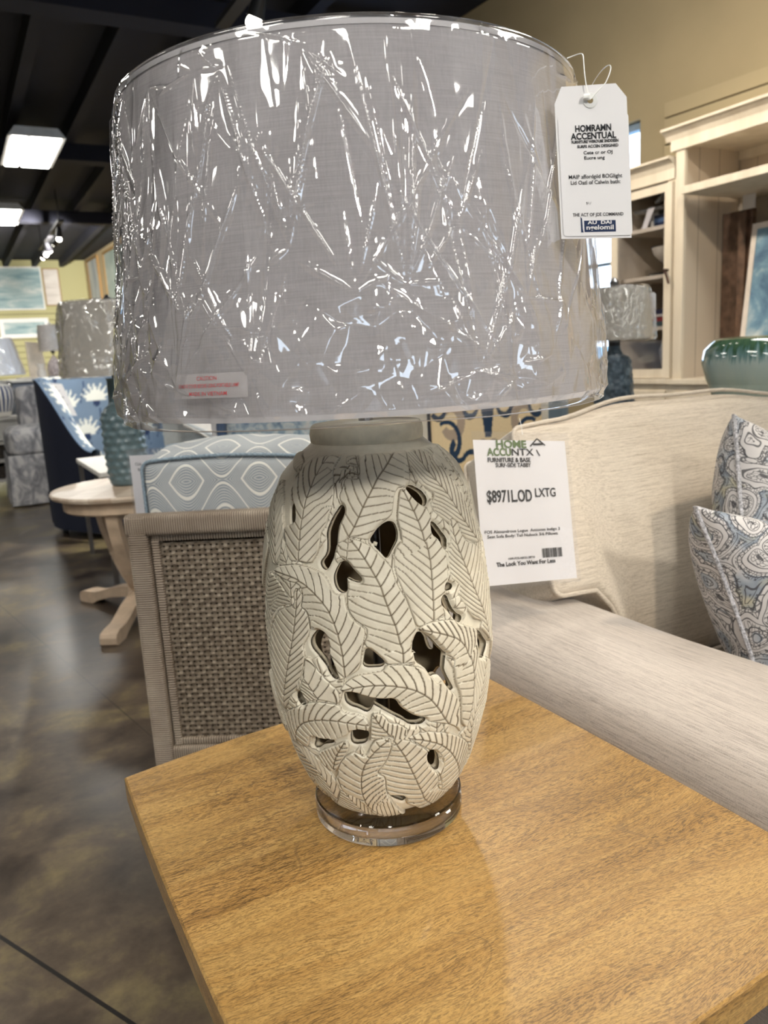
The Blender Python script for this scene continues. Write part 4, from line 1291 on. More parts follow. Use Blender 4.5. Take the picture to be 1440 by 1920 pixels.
printed('logo_lettering', [('AU  DAI', .0022, -.1047, .0036, 'CENTER', .0001, .0190), ('ngelomil', .0022, -.1086, .0050, 'CENTER', .0001, .0215)], lambda u, v: tagp(u + .0018, v, .0010), M_card, bx)
m = MB()
for a, b in ((-.0113, .0015), (-.0090, .0006)):
    pass
plate('logo_mark', [(-.0112, -.1122), (-.0092, -.1122), (-.0097, -.1100), (-.0100, -.1012), (-.0112, -.1000)], .0006, .0008, tagp, M_navy_print, stick)
m.bm.free()
# loop of clear string through the rim
a_ = on_shade(52.3, 1.332, .012); b_ = on_shade(66, 1.318, .013)
hole = Vector(tagp(.0005, -.0115, .0025))
def bez(p0, p1, p2, p3, n=22):
    p0, p1, p2, p3 = map(Vector, (p0, p1, p2, p3))
    return [p0 * (1 - t) ** 3 + p1 * 3 * t * (1 - t) ** 2 + p2 * 3 * t * t * (1 - t) + p3 * t ** 3 for t in [i / n for i in range(n + 1)]]
m = MB()
m.tube(bez(a_, Vector(a_) + Vector((.014, -.010, .004)), hole + Vector((-.004, .006, .036)), hole + Vector((-.0022, .0018, .010))) + [hole + Vector((-.001, .001, .004)), hole], .00042, 6)
m.tube(bez(b_, Vector(b_) + Vector((.004, -.010, .020)), hole + Vector((.017, -.014, .030)), hole + Vector((.008, -.0075, .010))) + [hole + Vector((.003, -.003, .004)), hole], .00042, 6)
m.tube([hole + Vector((-.0035, .003, .0022)), hole + Vector((-.001, .0005, .002)), hole], [.0022, .0024, .001], 8)
m.build('string', plain('nylon_string', (240, 240, 236), .4), tagE, True)

# ------------------------------------------------------------------ sofa
M_lin = fabric('oatmeal_linen', (206, 195, 179), (164, 152, 136))
M_lin_y = fabric('oatmeal_linen_arm', (198, 188, 178), (156, 146, 138), axis=(0, 0, PI / 2))


def rbox(P, w, d, h, r, puff=(0, 0, 0), n=28, wob=0, seed=0):
    """rounded, puffed box mapped through P(x,y,z); x 0..w, y 0..d, z 0..h"""
    bm = bmesh.new()
    bmesh.ops.create_cube(bm, size=2.0)
    bmesh.ops.subdivide_edges(bm, edges=bm.edges[:], cuts=n, use_grid_fill=True)
    half = Vector((w / 2, d / 2, h / 2))
    rr = r if isinstance(r, tuple) else (r, r, r)
    q = np.array([v.co[:] for v in bm.verts])
    # denser toward the edges
    q = np.sign(q) * (1 - (1 - np.abs(q)) ** 1.25)
    p = q * np.array(half)
    core = np.clip(p, -(np.array(half) - min(rr)), np.array(half) - min(rr))
    dv = p - core
    L = np.linalg.norm(dv, axis=1, keepdims=True); L[L < 1e-9] = 1
    p = np.where(np.linalg.norm(dv, axis=1, keepdims=True) > 1e-9, core + dv / L * min(rr), p)
    for ax in range(3):
        o1, o2 = (ax + 1) % 3, (ax + 2) % 3
        k = (1 - np.abs(q[:, o1]) ** 2.2) * (1 - np.abs(q[:, o2]) ** 2.2)
        p[:, ax] += puff[ax] * np.clip(k, 0, 1) ** .8 * q[:, ax]
    if wob:
        p[:, 1] += wob * (vnoise(p[:, 0] * 7 + 20, p[:, 2] * 7 + 20, seed) - .5) * 2
        p[:, 2] += wob * (vnoise(p[:, 0] * 9 + 50, p[:, 1] * 9 + 20, seed + 1) - .5) * 1.2
    p = p + np.array(half)
    V = np.array([P(*a) for a in p])
    F = [tuple(v.index for v in f.verts) for f in bm.faces]
    bm.free()
    return V, F


def fixn(o):
    bm = bmesh.new(); bm.from_mesh(o.data); bmesh.ops.recalc_face_normals(bm, faces=bm.faces[:]); bm.to_mesh(o.data); bm.free(); return o


sofa = thing('sofa', 'oatmeal linen sofa with a wide rounded arm, beside the wooden end table', 'sofa', (1.75, .55, 0))
prof = [(.672, .10), (.671, .40), (.668, .52), (.669, .575), (.674, .612), (.686, .640), (.705, .659), (.735, .671), (.775, .677), (.815, .676), (.850, .669), (.905, .669), (.940, .660), (.965, .640), (.980, .608), (.984, .56), (.982, .10)]
def arm_fn(U, V):
    s = U * (len(prof) - 1)
    xs = np.array([p[0] for p in prof]); zs = np.array([p[1] for p in prof])
    X = np.interp(s, np.arange(len(prof)), xs); Z = np.interp(s, np.arange(len(prof)), zs)
    Y = -.30 + 1.50 * V
    k = np.clip((Z - .5) / .17, 0, 1)
    Z = Z + k * (.0035 * (vnoise(Y * 5 + 9, X * 12, 4) - .5) * 2)
    endk = np.clip((.03 - (Y + .30)) / .03, 0, 1)
    X = X + (.79 - X) * .10 * endk ** 2; Z = Z - .010 * endk ** 2 * k
    return X, Y, Z
P, F, U, V = grid(90, 120, arm_fn)
# smooth profile: average neighbours along u
P = P.reshape(90, 120, 3)
for _ in range(6): P[1:-1] = (P[:-2] + 2 * P[1:-1] + P[2:]) / 4
P = P.reshape(-1, 3)
c0 = [(i * 120) for i in range(90)]; c1 = [(i * 120 + 119) for i in range(90)]
VV = [tuple(p) for p in P]; FF = [tuple(int(x) for x in f) for f in F] + [tuple(c0), tuple(c1[::-1])]
arm = fixn(mesh_from('arm', VV, FF, M_lin_y, sofa))
arm2 = arm.copy(); arm2.data = arm.data.copy(); arm2.location.x = 2.352 + arm.location.x; COL.objects.link(arm2)
V_, F_ = rbox(lambda x, y, z: (.984 + x, -.20 + y, .10 + z), 2.04, 1.20, .22, .02); fixn(mesh_from('base', V_, F_, M_lin_y, sofa))
V_, F_ = rbox(lambda x, y, z: (.862 + x, 1.195 + y + z * .16, .10 + z), 2.30, .13, .62, .04); fixn(mesh_from('back', V_, F_, M_lin, sofa))
for k in range(2):
    V_, F_ = rbox(lambda x, y, z: (.990 + k * 1.022 + x, -.22 + y, .325 + z), 1.015, 1.14, .165, .03, (0, 0, .012)); fixn(mesh_from('seat_cushion', V_, F_, M_lin_y, sofa))
for lx in (.72, 3.26):
    for ly in (-.22, 1.15):
        m = MB(); m.box(lx - .03, lx + .03, ly - .03, ly + .03, 0, .105, .004); m.build('foot', M_apron, sofa)


def back_cushion(x0, w, label, seed):
    c = thing('sofa_cushion', label, 'cushion', (x0 + w / 2, 1.12, .68), 0)
    BL = Vector((x0, .985, .687)); up = Vector((0, .155, .300)).normalized(); nn = Vector((0, .300, -.155)).normalized()
    hh = .338; dd = .185
    def Pq(x, y, z):
        f = z / hh
        s = (w / 2 - x) / w * 2
        lean = .028 * f * (1 if x < w / 2 else -1) * abs(s) ** 1.5     # the top corners pull inward
        sd_ = min(1, max(0, (x - .085) / .15)); drop = -.180 * max(0, 1 - f) ** .8 * sd_ ** 2 * (3 - 2 * sd_)
        topw = (.010 * math.sin(x * 9.5 + 3.6) + .006 * math.sin(x * 17 + seed)) * max(0, f) ** 3
        cornr = -.014 * max(0, 1 - abs(x) / .08) * f ** 6 if x < .08 else 0
        p = BL + Vector((x + lean, 0, 0)) + up * (z + topw + cornr) + nn * y
        return (p.x, p.y, p.z + drop)
    V_, F_ = rbox(Pq, w, dd, hh, .017, (.012, .022, .010), 34, .0022, seed)
    fixn(mesh_from('cover', V_, F_, M_lin, c))
    for yy, nm in ((.004, 'piping'), (dd - .004, 'piping')):
        r = .022; loop = []
        def add(x, z): loop.append(Pq(x, yy, z))
        for (cx_, cz_, a) in ((w - r, hh - r, 0), (r, hh - r, 90), (r, r, 180), (w - r, r, 270)):
            for k in range(7):
                b = R_(a + 15 * k); add(cx_ + (r - .0005) * math.cos(b), cz_ + (r - .0005) * math.sin(b))
            # straight runs
            nx_ = {0: [(w - r - (w - 2 * r) * i / 26, hh + .009 * (1 - abs(2 * i / 26 - 1) ** 2.2)) for i in range(1, 26)],
                   90: [(0 - .010 * (1 - abs(2 * i / 12 - 1) ** 2.2), hh - r - (hh - 2 * r) * i / 12) for i in range(1, 12)],
                   180: [(r + (w - 2 * r) * i / 26, 0 - .009 * (1 - abs(2 * i / 26 - 1) ** 2.2)) for i in range(1, 26)],
                   270: [(w + .010 * (1 - abs(2 * i / 12 - 1) ** 2.2), r + (hh - 2 * r) * i / 12) for i in range(1, 12)]}[a]
            for x, z in nx_: add(x, z)
        m = MB(); m.tube(loop, .0042, 8, closed=True); m.build(nm, M_lin, c, True)
    return c


back_cushion(.862, .97, 'oatmeal linen back cushion with piped edges, on the sofa behind the price sign', 3)
back_cushion(1.85, .97, 'oatmeal linen back cushion of the sofa, farther right beyond the paisley pillows', 8)

# ------------------------------------------------------------------ paisley pillows
def m_paisley():
    t = NT('paisley_print')
    v = t.coord('Object')
    def sc(k, off=(0, 0, 0)):
        m_ = t.new('ShaderNodeMapping'); t.l.new(v, m_.inputs[0]); m_.inputs['Scale'].default_value = (k, k, k); m_.inputs['Location'].default_value = off; return m_.outputs[0]
    # swirl the coordinates, then ring every motif with fine outlines
    wn = t.noise(sc(9), 1, 2, .5, out='Color')
    wm = t.new('ShaderNodeVectorMath', operation='MULTIPLY_ADD'); t.l.new(wn, wm.inputs[0]); wm.inputs[1].default_value = (1.5, 1.5, 1.5); t.l.new(sc(15), wm.inputs[2])
    vo = t.new('ShaderNodeTexVoronoi', feature='F1'); t.l.new(wm.outputs[0], vo.inputs['Vector']); vo.inputs['Scale'].default_value = 1.0
    dist = vo.outputs['Distance']
    rings = t.math('FRACT', t.math('MULTIPLY', dist, 10.5))
    line = t.math('LESS_THAN', t.math('ABSOLUTE', t.math('SUBTRACT', rings, .5)), .10)
    # teeth around the rings
    v2 = t.new('ShaderNodeTexVoronoi', feature='DISTANCE_TO_EDGE'); t.l.new(wm.outputs[0], v2.inputs['Vector']); v2.inputs['Scale'].default_value = 11
    teeth = t.math('LESS_THAN', v2.outputs['Distance'], .085)
    band = t.math('GREATER_THAN', t.math('SINE', t.math('MULTIPLY', dist, 24)), -.25)
    tl = t.math('MULTIPLY', teeth, band)
    tone = t.ramp(t.noise(sc(16, (3, 1, 2)), 1, 2), [(.36, S((206, 204, 204))), (.46, S((176, 182, 190))), (.55, S((142, 152, 164))), (.66, S((190, 186, 166)))])
    vc = t.mix(t.math('GREATER_THAN', t.math('SINE', t.math('MULTIPLY', dist, 11)), .3), S((206, 203, 202)), tone)
    ink = S((72, 72, 76))
    col = t.mix(t.math('MULTIPLY', line, .85), vc, ink)
    col = t.mix(t.math('MULTIPLY', tl, .8), col, ink)
    f = t.noise(sc(700), 1, 2); t.bump(f, .2, .0008)
    return t.set(base=col, rough=.9, spec=.2)


M_pais = m_paisley()
M_cordp = plain('twisted_cord', (176, 176, 180), .85, scale=260, var=.35)


def throw_pillow(TL, a, b, T, label, seed, side=1):
    """TL corner, a = top edge vector, b = left edge vector (down), T = half thickness"""
    TL, a, b = Vector(TL), Vector(a), Vector(b)
    nrm = a.cross(b).normalized()
    if nrm.y > 0: nrm = -nrm
    c = TL + a / 2 + b / 2
    root = thing('throw_pillow', label, 'pillow', tuple(c + b / 2))
    N = 70
    def P(u, v, s):
        eu = 1 - abs(u) ** 2.6; ev = 1 - abs(v) ** 2.6
        th = T * (max(eu, 0) ** .42) * (max(ev, 0) ** .42)
        pinch = .040
        uu = u * (1 - pinch * (1 - v * v)); vv = v * (1 - pinch * (1 - u * u))
        w = .004 * math.sin(9 * u + seed) * math.sin(7 * v + seed) * (eu * ev if eu > 0 and ev > 0 else 0)
        return c + a * (uu / 2) + b * (vv / 2) + nrm * (s * th + w)
    VV, FF = [], []
    for s in (1, -1):
        o_ = len(VV)
        for i in range(N + 1):
            for j in range(N + 1):
                u = math.sin((2 * i / N - 1) * PI / 2); v = math.sin((2 * j / N - 1) * PI / 2)
                VV.append(tuple(P(u, v, s)))
        for i in range(N):
            for j in range(N):
                k = o_ + i * (N + 1) + j
                FF.append((k, k + 1, k + N + 2, k + N + 1))
    o = mesh_from('cover', VV, FF, M_pais, root)
    bm = bmesh.new(); bm.from_mesh(o.data); bmesh.ops.remove_doubles(bm, verts=bm.verts[:], dist=.00005); bmesh.ops.recalc_face_normals(bm, faces=bm.faces[:]); bm.to_mesh(o.data); bm.free()
    o.data.polygons.foreach_set('use_smooth', [True] * len(o.data.polygons))
    loop = []
    for k in range(48): loop.append(P(-1 + 2 * k / 48, -1, 0))
    for k in range(48): loop.append(P(1, -1 + 2 * k / 48, 0))
    for k in range(48): loop.append(P(1 - 2 * k / 48, 1, 0))
    for k in range(48): loop.append(P(-1, 1 - 2 * k / 48, 0))
    rad = [.0040] * len(loop)
    m = MB(); m.tube(loop, rad, 8, closed=True); m.build('cord_trim', M_cordp, root, True)
    return root


throw_pillow((1.226, .922, .971), (.37, .10, -.145), (-.10, -.113, -.35), .088, 'grey and white paisley pillow leaning at the back, its corner highest against the cushion', 1)
throw_pillow((.951, .776, .863), (.33, .0, -.097), (.06, -.083, -.285), .100, 'grey and white paisley pillow in front of the other, nearest the sofa arm', 4)

# ------------------------------------------------------------------ price sign in a clear sleeve, hung on the cushion
def sofa_sign():
    o = Vector((.788, .988, .981)); r = Vector((.204, -.004, -.0230)).normalized()
    u = Vector((.080, .062, .216)).normalized(); u = (u - r * u.dot(r)).normalized()
    n = r.cross(u).normalized(); n = -n if n.y > 0 else n
    root = thing('price_sign', 'paper price sign with green heading in a clear sleeve, hung on the sofa back cushion', 'sign', tuple(o))
    def P(a, b, w=0): 
        q = o + r * a + u * b + n * (w + .004 * math.sin(b * 9 + 1)); return tuple(q)
    W2, Hh = .096, .238
    N = 14
    def sheet(name, x0, x1, y0, y1, w, mat, par):
        Pq, F, U, V = grid(6, 16, lambda U, V: (U, V, U * 0))
        VV = np.array([P(x0 + (x1 - x0) * a, y0 + (y1 - y0) * b, w) for a, b in zip(U.ravel(), V.ravel())])
        return np_mesh(name, VV, F, mat, par)
    cd = sheet('paper', -W2 + .004, W2 - .004, -Hh - .004, -.0150, 0, M_card, root)
    sheet('clear_sleeve', -W2, W2 + .002, -Hh - .010, -.002, .0022, M_sleeve, root)
    K = W2 * 2 / 190   # metres per picture pixel-ish unit of the card face
    f = lambda u_, v_: P(u_, v_ * .915, .0012)
    printed('heading_text', [('HOME', -.020, -.0240, .0185, 'CENTER', .0006, .060), ('ACCU', -.044, -.0380, .0185, 'CENTER', .0006, .047)], f, M_green_print, cd)
    printed('heading_text', [('NTX', .001, -.0380, .0175, 'CENTER', .0002, .044)], f, M_black, cd)
    printed('printed_text', [('FURNITURE & BASE', -.026, -.0515, .0110, 'CENTER', .0003, .084), ('SURF-SIDE TABBY', -.019, -.0605, .0100, 'CENTER', .0002, .070),
                             ('$8971L.OD', -.031, -.1150, .0290, 'CENTER', .0006, .088), ('LXTG', .041, -.1100, .0220, 'CENTER', .0003, .042),
                             ('FOS Alexandrous Logue  Antiones Indigo 3', -.010, -.1745, .0072, 'CENTER', .0001, .149), ('Seat Sofa Body: Tail Nubuck 3/6 Pillows:', -.010, -.1825, .0072, 'CENTER', .0001, .140),
                             ('1509-FOS-ABGG-28710', -.018, -.2215, .0052, 'CENTER', .0001, .052), ('The Look You Want For Less', -.009, -.2305, .0100, 'CENTER', .0003, .117)], f, M_black, cd)
    rb = random.Random(3); x = .024; VV, FF = [], []
    while x < .065:
        w = rb.choice((.0005, .0009, .0014)); b = len(VV)
        VV += [f(x, -.2075), f(x + w, -.2075), f(x + w, -.2240), f(x, -.2240)]; FF.append((b, b + 1, b + 2, b + 3)); x += w + rb.choice((.0004, .0007, .0010))
    mesh_from('barcode', VV, FF, M_black, cd, smooth=False)
    VV, FF = [], []
    for (x0, y0), (x1, y1), w in (((.018, -.0270), (.033, -.0130), .0012), ((.033, -.0130), (.049, -.0250), .0012), ((.024, -.0235), (.044, -.0225), .0018), ((.030, -.0330), (.036, -.0440), .0010)):
        dx, dy = x1 - x0, y1 - y0; L = math.hypot(dx, dy); nx_, ny_ = -dy / L * w, dx / L * w; b = len(VV)
        VV += [f(x0 - nx_, y0 - ny_), f(x1 - nx_, y1 - ny_), f(x1 + nx_, y1 + ny_), f(x0 + nx_, y0 + ny_)]; FF.append((b, b + 1, b + 2, b + 3))
    mesh_from('house_mark', VV, FF, M_black, cd, smooth=False)
    m = MB(); m.tube([P(.005, .022, -.003), P(.004, .008, .001), P(.003, -.006, .003)], .0005, 6); m.build('hanger_string', M_white_trim, root)
    return root, P, cd, f


root, P_, cd, f = sofa_sign()

# ------------------------------------------------------------------ cane-back chair
CH = thing('cane_chair', 'grey-washed chair with wrapped rattan frame and woven cane back, behind the end table', 'chair', (.302, 1.749, 0), math.atan2(-.5219, .8530))
LOCAL[0] = True
t = NT('wrapped_rattan')
v = t.coord('Object')
n1 = t.noise(t.coord('Object', (9, 9, 9)), 1, 3)
at = t.new('ShaderNodeAttribute', attribute_name='stripe')
base = t.ramp(n1, [(.3, S((148, 133, 116))), (.5, S((168, 154, 138))), (.7, S((188, 176, 158)))])
col = t.mix(at.outputs['Fac'], S((70, 56, 45)), base)
M_rattan = t.set(base=col, rough=.6, spec=.35)


def wrapped(name, p0, p1, hw, hd, par, pitch=.0052, axis='z'):
    """square-ish rail bound round with cane: ribs stand proud along its length"""
    p0, p1 = Vector(p0), Vector(p1)
    L = (p1 - p0).length; d = (p1 - p0).normalized()
    yv = Vector((0, 1, 0)); xv = d.cross(yv).normalized()
    n = int(L / pitch) * 6
    per = 20
    VV, st = [], []
    for i in range(n + 1):
        s = i / n * L
        ph = (s / pitch) % 1
        rib = abs(math.sin(PI * ph)) ** 1.3
        k = 1 + .0016 / hw * (rib - 1)
        for j in range(per):
            a = 2 * PI * (j + .5) / per
            c, s_ = math.cos(a), math.sin(a)
            e = .38
            x = math.copysign(abs(c) ** e, c) * hw * k; y = math.copysign(abs(s_) ** e, s_) * hd * k
            VV.append(tuple(p0 + d * s + xv * x + yv * y)); st.append(rib)
    FF = []
    for i in range(n):
        for j in range(per):
            FF.append((i * per + j, i * per + (j + 1) % per, (i + 1) * per + (j + 1) % per, (i + 1) * per + j))
    FF += [tuple(range(per))[::-1], tuple(range(n * per, (n + 1) * per))]
    o = mesh_from(name, VV, FF, M_rattan, par); float_attr(o, 'stripe', st)
    return fixn(o)


CW = .50; CT = .80
wrapped('back_post', (.022, 0, .0), (.022, 0, CT - .004), .024, .022, CH)
wrapped('back_post', (CW - .022, 0, .0), (CW - .022, 0, CT - .004), .024, .022, CH)
wrapped('top_rail', (-.003, 0, CT - .024), (CW + .003, 0, CT - .024), .024, .023, CH)
wrapped('bottom_rail', (.045, 0, .228), (CW - .045, 0, .228), .020, .020, CH)
wrapped('seat_rail', (.022, .03, .30), (.022, .54, .30), .020, .020, CH)
wrapped('seat_rail', (CW - .022, .03, .30), (CW - .022, .54, .30), .020, .020, CH)
wrapped('seat_rail', (.022, .56, .30), (CW - .022, .56, .30), .020, .020, CH)
wrapped('front_leg', (.022, .56, 0), (.022, .56, .29), .022, .022, CH)
wrapped('front_leg', (CW - .022, .56, 0), (CW - .022, .56, .29), .022, .022, CH)
# woven panel: pairs of strands crossing over and under
t = NT('cane_strands')
n1 = t.noise(t.coord('Object', (60, 60, 60)), 1, 3)
M_cane = t.set(base=t.ramp(n1, [(.3, S((106, 93, 79))), (.5, S((132, 119, 103))), (.7, S((154, 141, 123)))]), rough=.55, spec=.35)
px0, px1, pz0, pz1 = .066, CW - .066, .262, .738
m = MB()
gx = .0132; gz = .0114
def strand(m, pts, hw, th, horiz):
    A = []
    for (x, y, z) in pts:
        if horiz: q = [(x, y - th, z - hw), (x, y + th, z - hw), (x, y + th, z + hw), (x, y - th, z + hw)]
        else: q = [(x - hw, y - th, z), (x - hw, y + th, z), (x + hw, y + th, z), (x + hw, y - th, z)]
        A.append([m.bm.verts.new(p) for p in q])
    for a, b in zip(A, A[1:]):
        for k in range(4): m.bm.faces.new((a[k], a[(k + 1) % 4], b[(k + 1) % 4], b[k]))
nx = int((px1 - px0) / gx); nz = int((pz1 - pz0) / gz)
for i in range(nx + 1):
    x = px0 + gx * i
    pts = [(x + .0004 * math.sin(j * 1.7 + i), .0022 * (1 if (i + j // 1) % 2 else -1) * (1 if True else 0), pz0 + gz * j * .5) if False else (x, .0024 * math.cos(PI * (j / 2 + i)), pz0 + gz * j / 2) for j in range(2 * nz + 1)]
    strand(m, pts, .0040, .0006, False)
m.build('woven_panel', M_cane, CH)
m = MB()
for j in range(nz + 1):
    z = pz0 + gz * j
    for dz in (-.0019, .0019):
        pts = [(px0 + gx * i / 2, -.0024 * math.cos(PI * (i / 2 + j)), z + dz) for i in range(2 * nx + 1)]
        strand(m, pts, .0016, .0006, True)
m.build('woven_panel', M_cane, CH)
# narrow binding strips round the panel
wrapped('panel_binding', (.056, 0, .248), (.056, 0, .752), .0095, .010, CH, .006)
wrapped('panel_binding', (CW - .056, 0, .248), (CW - .056, 0, .752), .0095, .010, CH, .006)
wrapped('panel_binding', (.05, 0, .746), (CW - .05, 0, .746), .0085, .010, CH, .006)
wrapped('panel_binding', (.05, 0, .256), (CW - .05, 0, .256), .0085, .010, CH, .006)
m = MB(); m.box(.066, CW - .066, .012, .016, .262, .738); m.build('panel_backing', plain('dark_cloth', (40, 34, 30), .95), CH)
V_, F_ = rbox(lambda x, y, z: (.045 + x, .045 + y, .315 + z), CW - .09, .50, .13, .03, (0, 0, .01)); fixn(mesh_from('seat', V_, F_, M_lin, CH))
LOCAL[0] = False

# its loose back cushion, blue-grey ogee print
def m_ogee():
    t = NT('ogee_print')
    v = t.coord('Object')
    sx = t.new('ShaderNodeSeparateXYZ'); t.l.new(v, sx.inputs[0])
    wob = t.noise(t.coord('Object', (18, 18, 18)), 1, 2)
    X = t.math('MULTIPLY', sx.outputs[0], 2 * PI / .165)
    hgt = t.math('ADD', sx.outputs[2], t.math('MULTIPLY', sx.outputs[1], .95))
    Z = t.math('MULTIPLY', hgt, 2 * PI / .20)
    F = t.math('ADD', t.math('ADD', t.math('COSINE', t.math('ADD', X, PI / 2)), t.math('MULTIPLY', t.math('ARCSINE', t.math('COSINE', Z)), .75)), t.math('MULTIPLY', wob, .10))
    aF = t.math('ABSOLUTE', t.math('SUBTRACT', F, .05))
    thick = t.math('LESS_THAN', aF, .075)
    thick2 = t.math('LESS_THAN', t.math('ABSOLUTE', t.math('SUBTRACT', aF, 1.25)), .09)
    fine = t.math('GREATER_THAN', t.math('SINE', t.math('MULTIPLY', aF, 40)), .2)
    bl = t.ramp(t.noise(t.coord('Object', (10, 10, 10)), 1, 3), [(.3, S((122, 130, 138))), (.7, S((144, 151, 157)))])
    cream = S((216, 214, 206))
    col = t.mix(t.math('MULTIPLY', fine, .55), bl, cream)
    col = t.mix(t.math('MAXIMUM', thick, thick2), col, cream)
    t.bump(t.noise(t.coord('Object', (700, 700, 700)), 1, 2), .25, .001)
    return t.set(base=col, rough=.9, spec=.2)


CC = thing('chair_cushion', 'box cushion in blue-grey ogee print standing behind the cane chair back', 'cushion', (.302 + .25 * .853 + .15 * .522, 1.749 - .25 * .522 + .15 * .853, .457), math.atan2(-.5219, .8530))
LOCAL[0] = True
M_ogee = m_ogee()
M_pipe = plain('blue_grey_piping', (128, 144, 156), .85, scale=200, var=.2)
cw_, cd_, chh = .60, .16, .445
def Pc(x, y, z):
    return (x - cw_ / 2 + .075, y - .105, z + .018 * (y / cd_) * (z / chh) + .010 * math.sin((x + .1) * 7) * (z / chh) ** 3)
V_, F_ = rbox(Pc, cw_, cd_, chh, .022, (.01, .012, .030), 30, .001, 5); fixn(mesh_from('cover', V_, F_, M_ogee, CC))
r = .02; loop = []
for (cx_, cz_, a) in ((cw_ - r, chh - r, 0), (r, chh - r, 90), (r, r, 180), (cw_ - r, r, 270)):
    for k in range(6): b = R_(a + 18 * k); loop.append((cx_ + r * math.cos(b), cz_ + r * math.sin(b)))
    if a == 0: loop += [(cw_ - r - (cw_ - 2 * r) * i / 20, chh + .005 * (1 - abs(2 * i / 20 - 1) ** 2.2)) for i in range(1, 20)]
m = MB(); m.tube([Pc(x, .0035, z) for x, z in loop], .0038, 8, closed=True); m.build('piping', M_pipe, CC, True)
m = MB(); m.tube([Pc(x, cd_ - .0035, z) for x, z in loop], .0038, 8, closed=True); m.build('piping', M_pipe, CC, True)
LOCAL[0] = False

# price sleeve at the chair's left edge
def simple_sign(name, label, o, r, u, w, h, par=None, lines=(), sleeve=True, matp=None):
    o, r, u = Vector(o), Vector(r).normalized(), Vector(u).normalized()
    n = r.cross(u).normalized()
    if n.dot(Vector((-o.x, -o.y, EYE - o.z))) < 0: n = -n
    P = lambda a, b, c=0: tuple(o + r * a + u * b + n * c)
    root = thing(name, label, 'sign', tuple(o)) if par is None else par
    pc = plate('paper', [(-w / 2, -h), (w / 2, -h), (w / 2, 0), (-w / 2, 0)], -.0004, .0004, P, matp or M_card, root)
    if sleeve: plate('clear_sleeve', [(-w / 2 - .006, -h - .006), (w / 2 + .006, -h - .006), (w / 2 + .006, .016), (-w / 2 - .006, .016)], .0012, .0016, P, M_sleeve, root)
    if lines: printed('printed_text', lines, lambda a, b: P(a, b, .0008), M_grey_print, pc)
    return root


ex, ey = .853, -.5219; nx_, ny_ = .5219, .853
simple_sign('price_sign', 'clear sleeve with a price sheet at the left end of the cane chair', (.302 + ex * .040 + nx_ * .225, 1.749 + ey * .040 + ny_ * .225, .905), (ex, ey, 0), (0, 0, 1), .215, .27,
            lines=[('Club chair in wrapped rattan frame', -.035, -.022, .0105, 'CENTER', .0002, .12), ('Blue Ground 1 Chair', -.040, -.036, .0105, 'CENTER', .0002, .10)])

# ------------------------------------------------------------------ round side table with the teal lamp
RTc = (.655, 3.60)
M_wash = plain('washed_oak', (186, 164, 140), .5, scale=14, var=.10)
t = NT('washed_oak_top')
vv = t.world(); nn = t.noise(t.world((3, 26, 1), (0, 0, .5)), 1, 4)
seg_ = t.new('ShaderNodeTexWave', wave_type='BANDS'); t.l.new(t.world((1, 1, 1), (0, 0, .5)), seg_.inputs[0]); seg_.inputs['Scale'].default_value = 1.6
c_ = t.ramp(t.math('ADD', t.math('MULTIPLY', nn, .7), t.math('MULTIPLY', t.math('GREATER_THAN', seg_.outputs['Fac'], .5), .2)), [(.3, S((176, 156, 134))), (.7, S((214, 200, 182)))])
M_wash_top = t.set(base=c_, rough=.5, spec=.4)
rt = thing('round_side_table', 'round washed-oak pedestal table with curved legs, carrying the teal lamp', 'table', (*RTc, 0))
m = MB(); m.lathe([(0, .573), (.325, .573), (.345, .580), (.350, .592), (.345, .600), (0, .601)], 96, (*RTc, 0)); m.build('tabletop', M_wash_top, rt, True, R_(40))
m = MB(); m.lathe([(.0, .515), (.292, .515), (.300, .522), (.300, .556), (.318, .572), (0, .573)], 96, (*RTc, 0)); m.build('apron', M_wash, rt, True, R_(40))
for k in range(3):
    a = R_(238 + 120 * k)
    # curved upright bowing in toward the base
    m = MB()
    outl = []
    path = [(.245, .515), (.238, .46), (.215, .38), (.180, .30), (.140, .225), (.098, .165), (.060, .13)]
    wd_ = [.050, .048, .046, .045, .046, .050, .056]
    up_ = []; dn_ = []
    for i, (x, z) in enumerate(path):
        up_.append((x + wd_[i] * .5, z)); dn_.append((x - wd_[i] * .5, z - .01))
    Mx = Matrix.Translation(Vector((*RTc, 0))) @ Matrix.Rotation(a, 4, 'Z')
    m.prism(up_ + dn_[::-1], 1, -.026, .026, Mx); m.build('leg', M_wash, rt)
    m = MB()
    foot = [(.0, .125), (.08, .118), (.16, .098), (.23, .070), (.262, .060), (.315, .058), (.345, .050), (.352, .034), (.352, .008), (.346, .0), (.280, .0), (.250, .018), (.17, .050), (.08, .068), (.0, .070)]
    m.prism([(x_ * 1.28, z_) for x_, z_ in foot], 1, -.036, .036, Mx); m.build('foot', M_wash, rt)
m = MB(); m.lathe([(0, .06), (.075, .06), (.08, .075), (.07, .14), (.045, .17), (.0, .17)], 32, (*RTc, 0)); m.build('hub', M_wash, rt, True)
m = MB(); m.box(RTc[0] - .26, RTc[0] + .26, RTc[1] - .03, RTc[1] + .03, .485, .515, .006, M=Matrix.Translation(Vector((*RTc, 0))) @ Matrix.Rotation(R_(238), 4, 'Z') @ Matrix.Translation(Vector((-RTc[0], -RTc[1], 0)))); m.build('brace', M_wash, rt)


